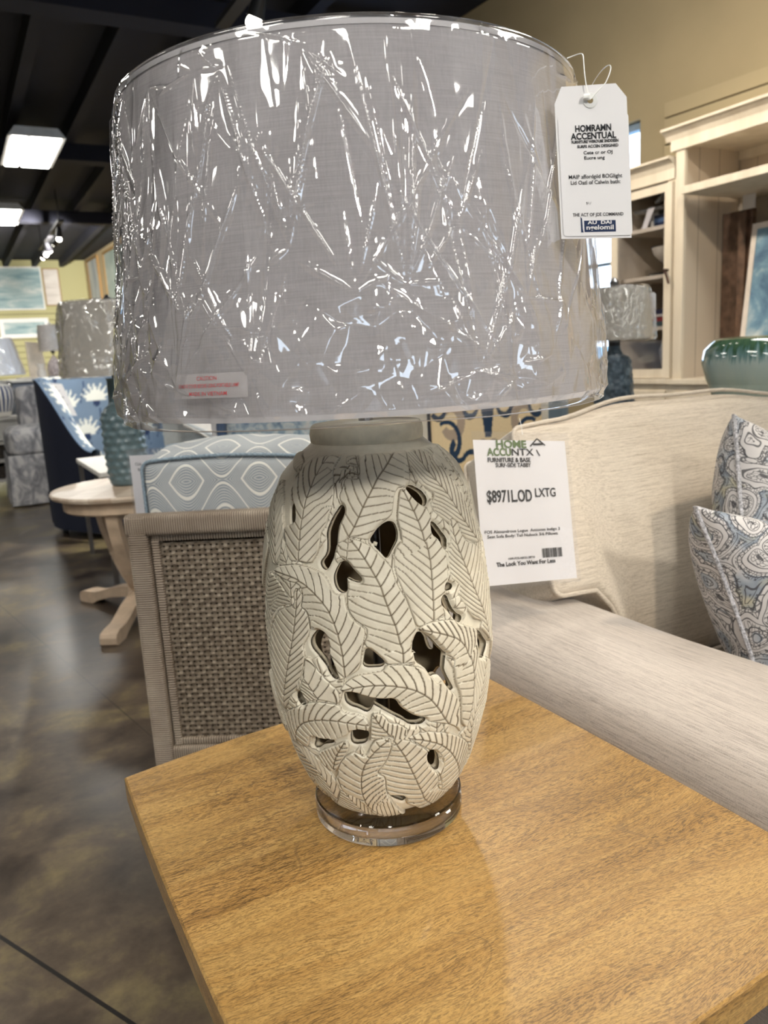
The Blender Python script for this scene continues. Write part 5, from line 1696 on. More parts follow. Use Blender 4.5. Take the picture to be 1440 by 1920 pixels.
def relief_lathe(name, prof, cxy, mat, par, fn, nth=200, nz=160):
    zs = np.array([p[1] for p in prof]); rs = np.array([p[0] for p in prof])
    s = np.concatenate([[0], np.cumsum(np.hypot(np.diff(zs), np.diff(rs)))]); 
    ss = np.linspace(0, s[-1], nz)
    R0 = np.interp(ss, s, rs); Z0 = np.interp(ss, s, zs)
    th = np.linspace(0, 2 * PI, nth, endpoint=False)
    T, _ = np.meshgrid(th, ss, indexing='ij')
    ZZ = np.broadcast_to(Z0, T.shape); RR = np.broadcast_to(R0, T.shape) + fn(T, ZZ)
    V = np.stack([cxy[0] + RR * np.cos(T), cxy[1] + RR * np.sin(T), ZZ], -1).reshape(-1, 3)
    i, j = np.meshgrid(np.arange(nth), np.arange(nz - 1), indexing='ij'); i2 = (i + 1) % nth
    a = (i * nz + j).ravel(); b = (i2 * nz + j).ravel()
    return np_mesh(name, V, np.stack([a, b, b + 1, a + 1], -1), mat, par)


def wrapped_lamp(name, label, c, z0, prof, mat, fn, sh, seed, neck=.012, shade_rgb=(196, 190, 178), film=True):
    """sh = (z0,z1,r0,r1) of the shade"""
    root = thing(name, label, 'lamp', (c[0], c[1], z0))
    relief_lathe('lamp_base', prof, c, mat, root, fn)
    m = MB(); m.tube([(c[0], c[1], prof[-1][1] - .01), (c[0], c[1], sh[1] + .01)], neck * .5, 10)
    m.lathe([(0, sh[0] - .03), (.02, sh[0] - .03), (.02, sh[0] + .04), (0, sh[0] + .04)], 16, (c[0], c[1], 0)); m.build('stem', M_black_metal, root, True)
    m = MB(); m.lathe([(sh[2], sh[0]), (sh[3], sh[1]), (sh[3] - .002, sh[1]), (sh[2] - .002, sh[0]), (sh[2], sh[0])], 72, (c[0], c[1], 0))
    s_ = m.build('lamp_shade', plain(name + '_shade', shade_rgb, .9, scale=5, var=.02), root, True)
    m = MB(); m.lathe([(0, sh[1] + .005), (.014, sh[1] + .008), (.016, sh[1] + .02), (.006, sh[1] + .034), (0, sh[1] + .036)], 16, (c[0], c[1], 0)); m.build('finial', M_metal, root, True)
    m = MB()
    for k in range(3): m.tube([(c[0], c[1], sh[1] - .002), (c[0] + (sh[3] - .003) * math.cos(2.1 * k), c[1] + (sh[3] - .003) * math.sin(2.1 * k), sh[1] - .004)], .002, 5)
    m.build('spider', M_metal, root)
    if film:
        wrap_mesh('plastic_wrap', c, sh[0], sh[1], sh[2] + .001, sh[3] + .001, M_film, root, seed=seed, nth=420, nz=160, amp=1.3)
    return root


M_teal = plain('teal_glaze', (92, 112, 118), .28, scale=12, var=.10, spec=.6)
def teal_fn(T, Z):
    row = np.floor(Z / .034)
    a = T * 12 / (2 * PI) + .5 * (row % 2)
    d = np.hypot((a - np.floor(a) - .5) * .9, (Z / .034 - row - .5))
    m_ = ((Z > .63) & (Z < .93))
    return m_ * (.0075 * np.exp(-(d / .30) ** 2) - .0025)
c2 = (.655, 3.645)
wrapped_lamp('table_lamp', 'teal dimpled ceramic lamp with a plastic-wrapped grey shade, on the round washed-oak table', c2, .601,
             [(.0, .602), (.074, .602), (.082, .612), (.088, .66), (.092, .76), (.090, .90), (.086, .925), (.070, .948), (.052, .962), (.047, .975), (.045, 1.07), (.050, 1.08), (.0, 1.082)], M_teal, teal_fn, (1.094, 1.405, .225, .200), 11)

# ------------------------------------------------------------------ barrel chair in blue floral with dark outside
def cgrid(name, nu, nv, fn, colfn, mat, par, flip=False):
    P, F, U, V = grid(nu, nv, fn, flip=flip)
    o = np_mesh(name, P, F, mat, None)
    color_attr(o, 'Col', colfn(U.ravel(), V.ravel()))
    return adopt(par, o)


def petals(u, v, seed=2, nf=26, asp=1.0, size=.21):
    """white spiky blooms with dark hearts and stems on slate blue; u,v in metres-ish"""
    C = np.tile(np.array(S((112, 130, 150))), (len(u), 1))
    C = C * (0.92 + .16 * vnoise(u * 9, v * 9, 3)[:, None])
    rs = random.Random(seed)
    fl = []
    for i in range(-1, 9):
        for j in range(-1, 6):
            fl.append((i * .21 + (.105 if j % 2 else 0) + rs.uniform(-.02, .02), j * .19 + rs.uniform(-.02, .02)))
    for (cx_, cy_) in fl:
        du, dv = u - cx_, v - cy_
        r = np.hypot(du, dv); a = np.arctan2(du, dv)
        stem = (np.abs(du + .02 * np.sin(dv * 20)) < .004) & (dv < 0) & (dv > -.19)
        C[stem] = S((58, 74, 104))
        spike = size * .62 * (1 - .45 * np.abs(np.sin(a * 9))) * np.clip(np.cos(a * .80), 0, 1) ** .25
        m_ = (np.abs(a) < 1.35) & (r < spike) & (r > .012)
        C[m_] = S((226, 226, 216))
        heart = (r < .026) & (dv < .012)
        C[heart] = S((44, 58, 90))
    return C


M_floral = attr_mat('floral_print', rough=.85)
M_navy = plain('navy_velvet', (14, 22, 44), .85, scale=30, var=.06)
BC = thing('barrel_chair', 'high barrel chair with navy outside and blue inside printed with white flowers', 'chair', (.95, 5.70, 0))
od = Vector((.5, -.866)); op = Vector((.866, .5)); cc = Vector((.98, 5.82)); RB = .46


def u_path(s, R, ext=.34):
    """s 0..1 from the near-left arm end round the back to the far arm end"""
    L1 = ext; L2 = PI * R; T_ = 2 * L1 + L2
    d = s * T_
    x = np.where(d < L1, -R, np.where(d < L1 + L2, -R * np.cos((d - L1) / R), R))
    y = np.where(d < L1, L1 - d, np.where(d < L1 + L2, -R * np.sin((d - L1) / R), d - L1 - L2))
    return cc.x + op.x * x + od.x * y, cc.y + op.y * x + od.y * y, d, T_


def u_h(s):
    k = np.clip((.5 - np.abs(s - .5)) / .24, 0, 1)
    k = k * k * (3 - 2 * k)
    return .60 + .475 * k
cgrid('inside_back', 160, 60, lambda U, V: (lambda q: (q[0], q[1], .40 + (u_h(U) - .40) * V))(u_path(U, RB - .05)),
      lambda u, v: petals(u * 1.75, v * .55), M_floral, BC)
P, F, U, V = grid(160, 30, lambda U, V: (lambda q: (q[0], q[1], .06 + (u_h(U) - .06) * V))(u_path(U, RB + .02 - .0)))
np_mesh('outside_shell', P, F, M_navy, BC)
cgrid('rim_band', 160, 12, lambda U, V: (lambda a, b: (a[0] * (1 - V) + b[0] * V, a[1] * (1 - V) + b[1] * V, u_h(U) + .018 * np.sin(PI * V)))(u_path(U, RB - .052), u_path(U, RB + .022)),
      lambda u, v: petals(u * 2.0, .6 + v * .1, 7), M_floral, BC)
m = MB(); m.tube([(lambda q: (float(q[0]), float(q[1]), float(u_h(np.array(s))) + .004))(u_path(np.array(s), RB + .023)) for s in np.linspace(0, 1, 90)], .005, 6); m.build('piping', plain('slate_piping', (96, 118, 146), .8), BC, True)
V_, F_ = rbox(lambda x, y, z: (cc.x + op.x * (x - .40) + od.x * (y - .30), cc.y + op.y * (x - .40) + od.y * (y - .30), .06 + z), .80, .62, .26, .03); fixn(mesh_from('base', V_, F_, M_navy, BC))
V_, F_ = rbox(lambda x, y, z: (cc.x + op.x * (x - .38) + od.x * (y - .30), cc.y + op.y * (x - .38) + od.y * (y - .30), .32 + z), .76, .64, .14, .03, (0, 0, .02))
o = fixn(mesh_from('seat_cushion', V_, F_, M_floral, BC)); color_attr(o, 'Col', petals(np.array([p.co.x + 1 for p in o.data.vertices]), np.array([p.co.y + 1 for p in o.data.vertices])))
for a, b in ((-.36, .26), (.36, .26), (-.36, -.2), (.36, -.2)):
    m = MB(); p = (cc.x + op.x * a + od.x * b, cc.y + op.y * a + od.y * b); m.tube([(p[0], p[1], 0), (p[0], p[1], .07)], .02, 8); m.build('leg', M_black_metal, BC)
simple_sign('price_sign', 'price sheet hanging tilted over the inside of the floral barrel chair', (.600, 5.66, 1.050), (.94, -.06, -.10), (-.30, .03, .95), .115, .23,
            lines=[('HOME', -.01, -.03, .016, 'CENTER', .0004), ('Furniture Outlet', 0, -.05, .008, 'CENTER', .0002), ('$1,299', .0, -.10, .022, 'CENTER', .0005), ('Accent Chair Blue', 0, -.15, .009, 'CENTER', .0002)], sleeve=False)

# small white nesting table between the round table and the barrel chair
wt = thing('nesting_table', 'low white rectangular table just behind the teal lamp', 'table', (.86, 5.05, 0))
Mt = Matrix.Translation((.605, 5.02, 0))
m = MB(); m.box(0, .38, -.85, 0, .575, .600, .003, M=Mt); m.build('tabletop', M_white_paint, wt)
for a in (.02, .36):
    for b in (-.83, -.02):
        m = MB(); m.box(a - .012, a + .012, b - .012, b + .012, 0, .576, M=Mt); m.build('leg', M_metal, wt)

# ------------------------------------------------------------------ skirted slipper chair
t = NT('grey_damask')
nn = t.noise(t.coord('Object', (9, 9, 5)), 1, 4, .6, 1.5)
M_dam = t.set(base=t.ramp(nn, [(.38, S((98, 98, 102))), (.5, S((126, 126, 129))), (.6, S((160, 158, 157)))]), rough=.9)
sk = thing('slipper_chair', 'grey damask chair with a skirt, at the left beside the white dresser', 'chair', (.66, 7.65, 0))
V_, F_ = rbox(lambda x, y, z: (.36 + x, 7.30 + y, .42 + z), .62, .62, .24, .06, (.01, .01, .03)); fixn(mesh_from('seat', V_, F_, M_dam, sk))
V_, F_ = rbox(lambda x, y, z: (.50 + x, 7.86 + y, .45 + z), .60, .14, .56, .05, (0, .02, .01)); fixn(mesh_from('backrest', V_, F_, M_dam, sk))
def sk_fn(U, V):
    a = U * 4
    s = np.floor(a) % 4; f = a - np.floor(a)
    x0, x1, y0, y1 = .345, .995, 7.285, 7.935
    X = np.where(s == 0, x0 + (x1 - x0) * f, np.where(s == 1, x1, np.where(s == 2, x1 - (x1 - x0) * f, x0)))
    Y = np.where(s == 0, y0, np.where(s == 1, y0 + (y1 - y0) * f, np.where(s == 2, y1, y1 - (y1 - y0) * f)))
    ruff = .008 * np.sin(U * 4 * 22) * (1 - V)
    X = .67 + (X - .67) * (1 + .06 * (1 - V)) + ruff; Y = 7.61 + (Y - 7.61) * (1 + .06 * (1 - V)) + ruff
    return X, Y, .015 + .43 * V
P, F, U, V = grid(240, 14, sk_fn); np_mesh('skirt', P, F, M_dam, sk)

# ------------------------------------------------------------------ white dresser with its lamp
dr = thing('dresser', 'white dresser with one drawer and open shelves, cut by the left edge', 'dresser', (.15, 8.6, 0))
X0, X1, Y0, Y1 = -.75, .58, 8.30, 8.75
m = MB(); m.box(X0 - .02, X1 + .02, Y0 - .02, Y1 + .02, .695, .725, .004); m.build('top', M_white_paint, dr)
m = MB()
for x in (X0, X1 - .04, -.10): m.box(x, x + .04, Y0, Y1, .0, .695)
m.box(X0, X1, Y1 - .02, Y1, .10, .695); m.build('frame', M_white_paint, dr)
for z in (.11, .30, .47):
    m = MB(); m.box(X0, X1, Y0 + .01, Y1, z, z + .03); m.build('shelf', M_white_paint, dr)
for a, b in ((X0 + .03, -.11), (-.05, X1 - .05)):
    m = MB(); m.box(a, b, Y0 - .012, Y0 + .01, .51, .685, .004); d_ = m.build('drawer', M_white_paint, dr)
    m = MB(); m.lathe([(0, -.02), (.014, -.018), (.010, 0), (0, 0)], 12, (0, 0, 0))
    for v in m.bm.verts: v.co = Vector(((a + b) / 2 + v.co.x, Y0 - .012 + v.co.z, .60 + v.co.y))
    m.build('knob', M_bronze, d_)
M_basket = plain('dark_basket', (70, 62, 56), .8, scale=60, var=.3)
for z, n in ((.33, 'storage_basket'), (.14, 'storage_basket')):
    m = MB(); m.box(.02, .50, Y0 + .04, Y1 - .06, z, z + .12, .02); tag(m.build(n, M_basket), 'dark woven basket on the %s open shelf of the white dresser' % ('upper' if z > .3 else 'lowest'), 'basket')

t = NT('striped_ceramic')
sx = t.new('ShaderNodeSeparateXYZ'); t.l.new(t.coord('Object'), sx.inputs[0])
an = t.math('ARCTAN2', sx.outputs[1], sx.outputs[0])
st = t.math('GREATER_THAN', t.math('SINE', t.math('MULTIPLY', an, 22)), -.1)
mz = t.math('MULTIPLY', st, t.math('MULTIPLY', t.math('GREATER_THAN', sx.outputs[2], .05), t.math('LESS_THAN', sx.outputs[2], .30)))
M_stripe = t.set(base=t.mix(mz, S((214, 210, 202)), S((52, 66, 104))), rough=.25)
wrapped_lamp('table_lamp', 'navy and white striped jar lamp with a pale wrapped shade on the dresser', (.40, 8.50), .726,
             [(.0, .728), (.085, .728), (.090, .75), (.115, .80), (.150, .90), (.150, .97), (.115, 1.03), (.06, 1.06), (.05, 1.08), (.0, 1.08)], M_stripe, lambda T, Z: 0 * T, (1.125, 1.47, .265, .185), 21, shade_rgb=(236, 240, 246))

# ------------------------------------------------------------------ display table with small lamp and ornaments farther back
ds = thing('console_table', 'white console table far back, under the small wrapped lamp and ornaments', 'table', (1.0, 9.4, 0))
m = MB(); m.box(.50, 2.0, 8.9, 9.9, 1.045, 1.075, .004); m.build('tabletop', M_white_paint, ds)
m = MB(); m.box(.56, 1.94, 8.95, 9.85, .10, 1.045); m.build('body', plain('grey_console', (110, 118, 132), .7), ds)
M_mosaic = plain('speckled_ceramic', (176, 166, 166), .4, scale=70, var=.35)
wrapped_lamp('table_lamp', 'small far lamp with a white wrapped shade and speckled round base', (1.035, 9.30), 1.076,
             [(.0, 1.077), (.055, 1.077), (.075, 1.10), (.082, 1.16), (.075, 1.21), (.045, 1.26), (.02, 1.29), (.012, 1.31), (0, 1.31)], M_mosaic, lambda T, Z: 0 * T, (1.36, 1.63, .13, .12), 31, shade_rgb=(214, 208, 202))
m = MB(); m.prism([(.80, 1.076), (.99, 1.076), (.95, 1.46), (.80, 1.48)], 1, 9.62, 9.66); tag(m.build('leaning_panel', plain('pale_marble', (216, 206, 192), .4, scale=8, var=.10)), 'pale leaning tile panel on the far white console table', 'panel')
m = MB(); m.lathe([(0, 0), (.04, 0), (.05, .05), (.03, .10), (.045, .15), (0, .15)], 20, (.88, 9.2, 1.076)); tag(m.build('vase', plain('white_vase', (220, 216, 210), .3), None, True), 'little white vase beside the small far lamp', 'vase')
m = MB(); m.lathe([(0, 0), (.09, .0), (.10, .012), (.03, .016), (0, .016)], 24, (.72, 9.15, 1.076)); tag(m.build('dish', plain('white_dish', (226, 220, 208), .3), None, True), 'shallow cream dish on the far white console table', 'dish')

# ------------------------------------------------------------------ pictures
def sea(rgb1, rgb2, rgb3, name, sc_=(1, 1, 5)):
    t = NT(name)
    nn = t.noise(t.coord('Object', sc_), 1.2, 5, .6, .6)
    return t.set(base=t.ramp(nn, [(.3, S(rgb1)), (.5, S(rgb2)), (.68, S(rgb3))]), rough=.6)


M_sea = sea((96, 134, 144), (150, 174, 178), (205, 210, 205), 'seascape_paint')
M_pale = sea((188, 182, 176), (206, 200, 194), (222, 218, 212), 'pale_abstract_paint')
M_gold = plain('gilt_wood', (150, 118, 70), .5)


def framed(name, label, box, mat, frame_mat, fw, axis='y', grp=None, back=.04):
    """picture hanging on a wall that faces -Y"""
    x0, x1, y, z0, z1 = box
    root = thing(name, label, 'picture', ((x0 + x1) / 2, y, z0), 0, grp)
    m = MB(); m.box(x0 + fw, x1 - fw, y - .02, y, z0 + fw, z1 - fw); m.build('canvas', mat, root)
    m = MB()
    for a, b, c, d in ((x0, x1, z0, z0 + fw), (x0, x1, z1 - fw, z1), (x0, x0 + fw, z0 + fw, z1 - fw), (x1 - fw, x1, z0 + fw, z1 - fw)): m.box(a, b, y - back, y, c, d)
    m.build('frame', frame_mat, root)
    return root


framed('seascape_picture', 'large pale blue-green seascape canvas high on the green back wall', (.55, 2.32, 21.09, 2.66, 3.66), M_sea, M_white_trim, .03)
framed('abstract_picture', 'whitish canvas right beside the large seascape on the green back wall', (2.34, 2.72, 21.05, 2.74, 3.62), M_pale, M_gold, .025)
framed('seascape_picture', 'small wide blue-green picture in a white frame, low on the green back wall', (1.24, 2.34, 21.09, 2.0, 2.46), M_sea, M_white_trim, .09)


def wall_pic(label, s0, s1, z0, z1, mat, fm):
    root = thing('seascape_picture', label, 'picture', wallp((s0 + s1) / 2, 0, z0))
    m = MB(); m.box(s0, s1, -.03, -.001, z0, z1, M=MW); m.build('canvas', mat, root)
    m = MB()
    for a, b, c, d in ((s0 - .05, s0, z0, z1), (s1, s1 + .05, z0, z1), (s0 - .05, s1 + .05, z0 - .05, z0), (s0 - .05, s1 + .05, z1, z1 + .05)): m.box(a, b, -.05, -.001, c, d, M=MW)
    m.build('frame', fm, root)


wall_pic('tall blue and white canvas on the right wall, nearest the far corner', 15.6, 16.6, 2.75, 3.70, sea((88, 118, 150), (190, 196, 196), (220, 220, 214), 'coast_paint', (1, 4, .6)), M_gold)
wall_pic('tall teal canvas on the right wall, next nearer than the blue and white one', 12.2, 14.9, 2.62, 3.66, sea((120, 142, 138), (150, 164, 156), (176, 186, 176), 'teal_paint', (1, 1, 1)), M_gold)

# ------------------------------------------------------------------ furniture glimpsed under the shade
GL = thing('club_chair', 'grey upholstered chair with pale piping, glimpsed under the lampshade behind the ogee cushion', 'chair', (1.25, 4.3, 0))
M_gcl = plain('grey_upholstery', (168, 174, 176), .85, scale=60, var=.06)
V_, F_ = rbox(lambda x, y, z: (1.02 + x * .96 + y * .1, 4.10 + y - x * .25, .10 + z - .16 * (x / .30) * (z / .75) ** 2), .30, .70, .75, .04); fixn(mesh_from('arm', V_, F_, M_gcl, GL))
m = MB(); m.tube([(1.045, 4.10, .81), (1.13, 4.06, .755), (1.22, 4.03, .68), (1.31, 4.01, .60)], .008, 8); m.build('piping', M_white_paint, GL, True)
V_, F_ = rbox(lambda x, y, z: (1.32 + x, 4.0 + y, .10 + z), .62, .70, .34, .05); fixn(mesh_from('seat', V_, F_, M_gcl, GL))
simple_sign('price_sign', 'white price card reading $1,7 just under the big lampshade', (1.250, 4.025, .826), (.88, -.47, 0), (0, 0, 1), .155, .22,
            lines=[('$1,799', .012, -.026, .034, 'CENTER', .001), ('Swivel Club Chair Grey Linen', 0, -.072, .013, 'CENTER', .0003, .12), ('The Look You Want For Less', 0, -.095, .013, 'CENTER', .0003, .12)], sleeve=False)
t = NT('speckled_blue_print')
nn = t.noise(t.coord('Object', (26, 26, 26)), 1, 5, .7, .8)
M_speck = t.set(base=t.ramp(nn, [(.34, S((84, 108, 134))), (.46, S((130, 152, 168))), (.56, S((178, 188, 192))), (.66, S((198, 196, 190)))]), rough=.9)
BLc = thing('armchair', 'speckled blue armchair with a dark blue side, glimpsed between lampshade and ogee cushion', 'chair', (1.45, 3.2, 0))
Mb = Matrix.Translation((1.02, 3.36, 0)) @ Matrix.Rotation(R_(-30), 4, 'Z')
V_, F_ = rbox(lambda x, y, z: tuple(Mb @ Vector((x, y + z * .10, .12 + z))), .86, .20, .78, .06, (.01, .03, .02), 20); fixn(mesh_from('backrest', V_, F_, M_speck, BLc))
V_, F_ = rbox(lambda x, y, z: tuple(Mb @ Vector((x - .025 + z * -.03, y + .02 + z * .10, .10 + z))), .05, .24, .78, .02, (0, 0, 0), 10); fixn(mesh_from('side_panel', V_, F_, plain('denim_blue', (58, 80, 110), .85), BLc))
V_, F_ = rbox(lambda x, y, z: tuple(Mb @ Vector((x, .18 + y, .0 + z))), .86, .42, .42, .05); fixn(mesh_from('seat', V_, F_, M_speck, BLc))
M_darkwood_ = plain('dark_foot', (60, 46, 38), .5)
WS = thing('sofa', 'white sofa mostly hidden behind the teal lamp, a strip showing under the big shade', 'sofa', (1.15, 6.3, 0))
V_, F_ = rbox(lambda x, y, z: (1.12 + x, 6.55 + y, .08 + z), 1.7, .80, .42, .06); fixn(mesh_from('seat', V_, F_, M_lin, WS))
V_, F_ = rbox(lambda x, y, z: (1.12 + x, 7.25 + y, .30 + z), 1.7, .22, .62, .07, (0, .02, .02)); fixn(mesh_from('backrest', V_, F_, M_white_paint, WS))
V_, F_ = rbox(lambda x, y, z: (1.19 + x, 6.60 + y, .505 + z), .55, .45, .13, .05, (0, 0, .02)); fixn(mesh_from('seat_cushion', V_, F_, plain('pale_blue_cotton', (176, 190, 204), .85), WS))

for lx in (1.16, 2.74):
    for ly in (6.62, 7.40):
        m = MB(); m.tube([(lx, ly, 0), (lx, ly, .09)], .02, 8); m.build('foot', M_darkwood_, WS)

# ------------------------------------------------------------------ scroll-print pillow leaning on a pale cabinet
def ikat(u, v):
    C = np.tile(np.array(S((222, 200, 160))), (len(u), 1)) * (0.95 + .1 * vnoise(u * 300, v * 300, 3)[:, None])
    navy = np.array(S((38, 58, 82))); taupe = np.array(S((168, 150, 132)))
    uu = np.abs(u - .5) * 2; vv_ = v
    # centre trumpet
    C[(uu < .06 + .22 * np.clip(vv_ - .45, 0, 1) ** 1.2) & (vv_ > .42) & (uu > .015 * 0)] = navy
    def ring(cu, cv, r, w, a0, a1, c):
        du, dv = uu - cu, (vv_ - cv); rr_ = np.hypot(du, dv); a = np.degrees(np.arctan2(dv, du)) % 360
        inn = (a >= a0) & (a <= a1) if a0 < a1 else ((a >= a0) | (a <= a1))
        C[(np.abs(rr_ - r) < w * (.6 + .4 * np.sin(np.radians(a - a0) / 2) ** 2)) & inn] = c
    ring(.30, .80, .13, .045, 180, 90, navy)
    ring(.62, .62, .16, .07, 40, 330, taupe)
    ring(.72, .40, .22, .040, 60, 250, navy)
    ring(.52, .28, .12, .045, 200, 60, navy)
    ring(.85, .78, .12, .035, 120, 330, navy)
    ring(.30, .10, .16, .045, 20, 170, navy)
    ring(.10, .28, .10, .030, 0, 359, taupe)
    return C


IK = thing('scroll_pillow', 'cream pillow with navy and taupe scrolls, glimpsed between the lamp and the sofa cushion', 'pillow', (1.42, 2.04, .66))
io = Vector((1.288, 2.045, .735)); ir = Vector((.838, -.545, 0)).normalized(); iu = Vector((.05, .09, 1)).normalized()
def ik_fn(U, V):
    u = 2 * U - 1; v = 2 * V - 1
    th = .05 * (np.clip(1 - np.abs(u) ** 3, 0, 1) ** .5) * (np.clip(1 - np.abs(v) ** 3, 0, 1) ** .5)
    n_ = ir.cross(iu); n_ = n_ if n_.y < 0 else -n_
    a = U * .345; b = V * .34
    return io.x + ir.x * a + iu.x * b + n_.x * th, io.y + ir.y * a + iu.y * b + n_.y * th, io.z + ir.z * a + iu.z * b + n_.z * th
cgrid('cover', 160, 160, ik_fn, lambda u, v: ikat(u * .98, v * 1.3), attr_mat('scroll_print', rough=.85), IK)
q = [io, io + iu * .34]
m = MB(); m.tube([io + Vector((0, 0, 0)), io + iu * .17, io + iu * .34], .010, 8); m.build('trim_cord', plain('dark_fringe', (44, 44, 52), .9), IK, True)
m = MB(); m.tube([io + ir * (.345 * k / 6) for k in range(7)], .007, 8); m.build('trim_cord', plain('tan_piping', (176, 156, 128), .9), IK, True)
m = MB(); m.tube([io + iu * .34 + ir * (.345 * k / 6) for k in range(7)], .007, 8); m.build('trim_cord', plain('tan_piping_top', (206, 180, 140), .9), IK, True)
ob = thing('bench', 'cream upholstered bench under the scroll-print pillow', 'bench', (1.5, 2.2, 0))
V_, F_ = rbox(lambda x, y, z: tuple(io + ir * (x - .30) + Vector((.545, .838, 0)) * (y - .08) + Vector((0, 0, z - .735 + .10 - .003 + .0))), .68, .50, .625, .02); fixn(mesh_from('seat', V_, F_, plain('cream_upholstery', (226, 218, 202), .85), ob))
V_, F_ = rbox(lambda x, y, z: tuple(io + ir * (x - .30) + Vector((.545, .838, 0)) * (y + .10) + Vector((0, 0, z - .735 + .10))), .68, .14, .93, .03); fixn(mesh_from('backrest', V_, F_, plain('cream_upholstery_back', (222, 216, 204), .85), ob))
for a in (-.26, .34):
    m = MB(); p = io + ir * a + Vector((.545, .838, 0)) * .05; m.box(p.x - .02, p.x + .02, p.y - .02, p.y + .02, 0, .11); m.build('leg', M_apron, ob)

# ------------------------------------------------------------------ right side: wrapped lamp on a console, bowl, blue chair
CT_ = thing('sofa_table', 'dark wood console table hidden behind the sofa, holding the blue lamp and the drip-glazed bowl', 'table', (2.0, 1.85, 0))
M_darkwood = plain('dark_wood', (74, 58, 46), .5, scale=20, var=.1)
Mc = Matrix.Translation((2.035, 1.80, 0)) @ Matrix.Rotation(R_(-60), 4, 'Z')
m = MB(); m.box(-.27, .375, -.13, .22, .755, .785, .004, M=Mc); m.build('tabletop', M_darkwood, CT_)
for a in (-.235, .335):
    for b in (-.09, .18):
        m = MB(); m.box(a - .025, a + .025, b - .025, b + .025, 0, .756, M=Mc); m.build('leg', M_darkwood, CT_)
t = NT('hammered_blue')
nn = t.noise(t.coord('Object', (30, 30, 30)), 1, 3)
M_ham = t.set(base=t.ramp(nn, [(.35, S((52, 66, 78))), (.6, S((84, 100, 112))), (.75, S((120, 134, 144)))]), rough=.35)
lc = (1.992, 1.972)
wrapped_lamp('table_lamp', 'slate-blue textured lamp with a wrapped grey shade, in front of the glass-door cabinet', lc, .786,
             [(.0, .787), (.060, .787), (.068, .80), (.066, .92), (.056, 1.050), (.048, 1.062), (.030, 1.070), (.022, 1.085), (.018, 1.11), (0, 1.11)], M_ham,
             lambda T, Z: ((Z > .80) & (Z < 1.05)) * .003 * (vnoise(T * 6, Z * 90, 4) * 2 - 1), (1.118, 1.288, .128, .108), 41, neck=.018)
m = MB()
q0 = Vector((1.992 + .118 * .72, 1.972 - .118 * .69, 1.275))
pl = [(-.012, -.085), (.014, -.085), (.014, -.006), (.009, 0), (-.012, 0)]
rr_ = Vector((.72, -.69, 0))
plate('side_tag', pl, 0, .001, lambda a, b, c: tuple(q0 + rr_ * a + Vector((0, 0, 1)) * (b - .01) + Vector((-.69, -.72, 0)) * (c + .012)), M_card, [o for o in bpy.data.objects if o.name.startswith('table_lamp')][-1])
bc = thing('armchair', 'slate-blue chair whose back shows between the big shade and the blue textured lamp', 'chair', (2.15, 2.5, 0))
Mq = Matrix.Translation((1.86, 2.48, 0)) @ Matrix.Rotation(R_(-44), 4, 'Z')
V_, F_ = rbox(lambda x, y, z: tuple(Mq @ Vector((x, y, .0 + z))), .28, .12, 1.03, .04, (.005, .01, .01), 16); fixn(mesh_from('backrest', V_, F_, plain('slate_leather', (116, 134, 148), .5), bc))
V_, F_ = rbox(lambda x, y, z: tuple(Mq @ Vector((x - .1, .11 + y, .08 + z))), .50, .45, .36, .05); fixn(mesh_from('seat', V_, F_, plain('slate_leather_seat', (104, 120, 134), .5), bc))

# drip-glazed bowl
t = NT('drip_glaze')
sx = t.new('ShaderNodeSeparateXYZ'); t.l.new(t.coord('Object'), sx.inputs[0])
an = t.math('ARCTAN2', sx.outputs[1], sx.outputs[0])
cb = t.new('ShaderNodeCombineXYZ'); t.put(cb, 0, t.math('MULTIPLY', an, 7)); t.put(cb, 1, t.math('MULTIPLY', sx.outputs[2], 3))
nn = t.noise(cb.outputs[0], 3, 4, .6)
zz_ = t.math('ADD', sx.outputs[2], t.math('MULTIPLY', t.math('SUBTRACT', nn, .5), .13))
M_drip = t.set(base=t.ramp(t.math('MULTIPLY', zz_, 3.0), [(.10, S((150, 172, 160))), (.55, S((178, 194, 182))), (.74, S((172, 190, 186))), (.81, S((112, 146, 146))), (.87, S((66, 98, 76))), (.96, S((84, 112, 84)))]), rough=.08, spec=.7, coat=.6)
bw = thing('bowl', 'large glossy bowl in pale celadon with dark green drips, above the sofa back at right', 'bowl', (2.185, 1.555, .786))
m = MB(); prof_ = [(0, .0), (.06, .0), (.07, .008), (.085, .05), (.120, .12), (.155, .19), (.170, .245), (.164, .285), (.140, .312), (.120, .320), (.112, .316), (.130, .302), (.146, .28), (.154, .24), (.150, .18), (.12, .09), (.05, .02), (0, .018)]
m.lathe(prof_, 96, (2.185, 1.555, .786)); m.build('vessel', M_drip, bw, True, R_(60))

# ------------------------------------------------------------------ white cabinets along the right wall
t = NT('cream_cabinet')
nn = t.noise(t.coord('Object', (12, 12, 1.5)), 1, 4)
M_cab = t.set(base=t.ramp(nn, [(.3, S((208, 196, 176))), (.7, S((226, 216, 198)))]), rough=.55)
t = NT('cabinet_inside')
sx = t.new('ShaderNodeSeparateXYZ'); t.l.new(t.world(), sx.inputs[0])
g = t.math('LESS_THAN', t.math('FRACT', t.math('DIVIDE', t.math('ADD', sx.outputs[1], t.math('MULTIPLY', sx.outputs[0], .66)), .11)), .03)
M_bead = t.set(base=t.mix(g, S((200, 186, 166)), S((130, 116, 98))), rough=.7)
M_cabdark = plain('cabinet_inside_grey', (120, 112, 106), .7)


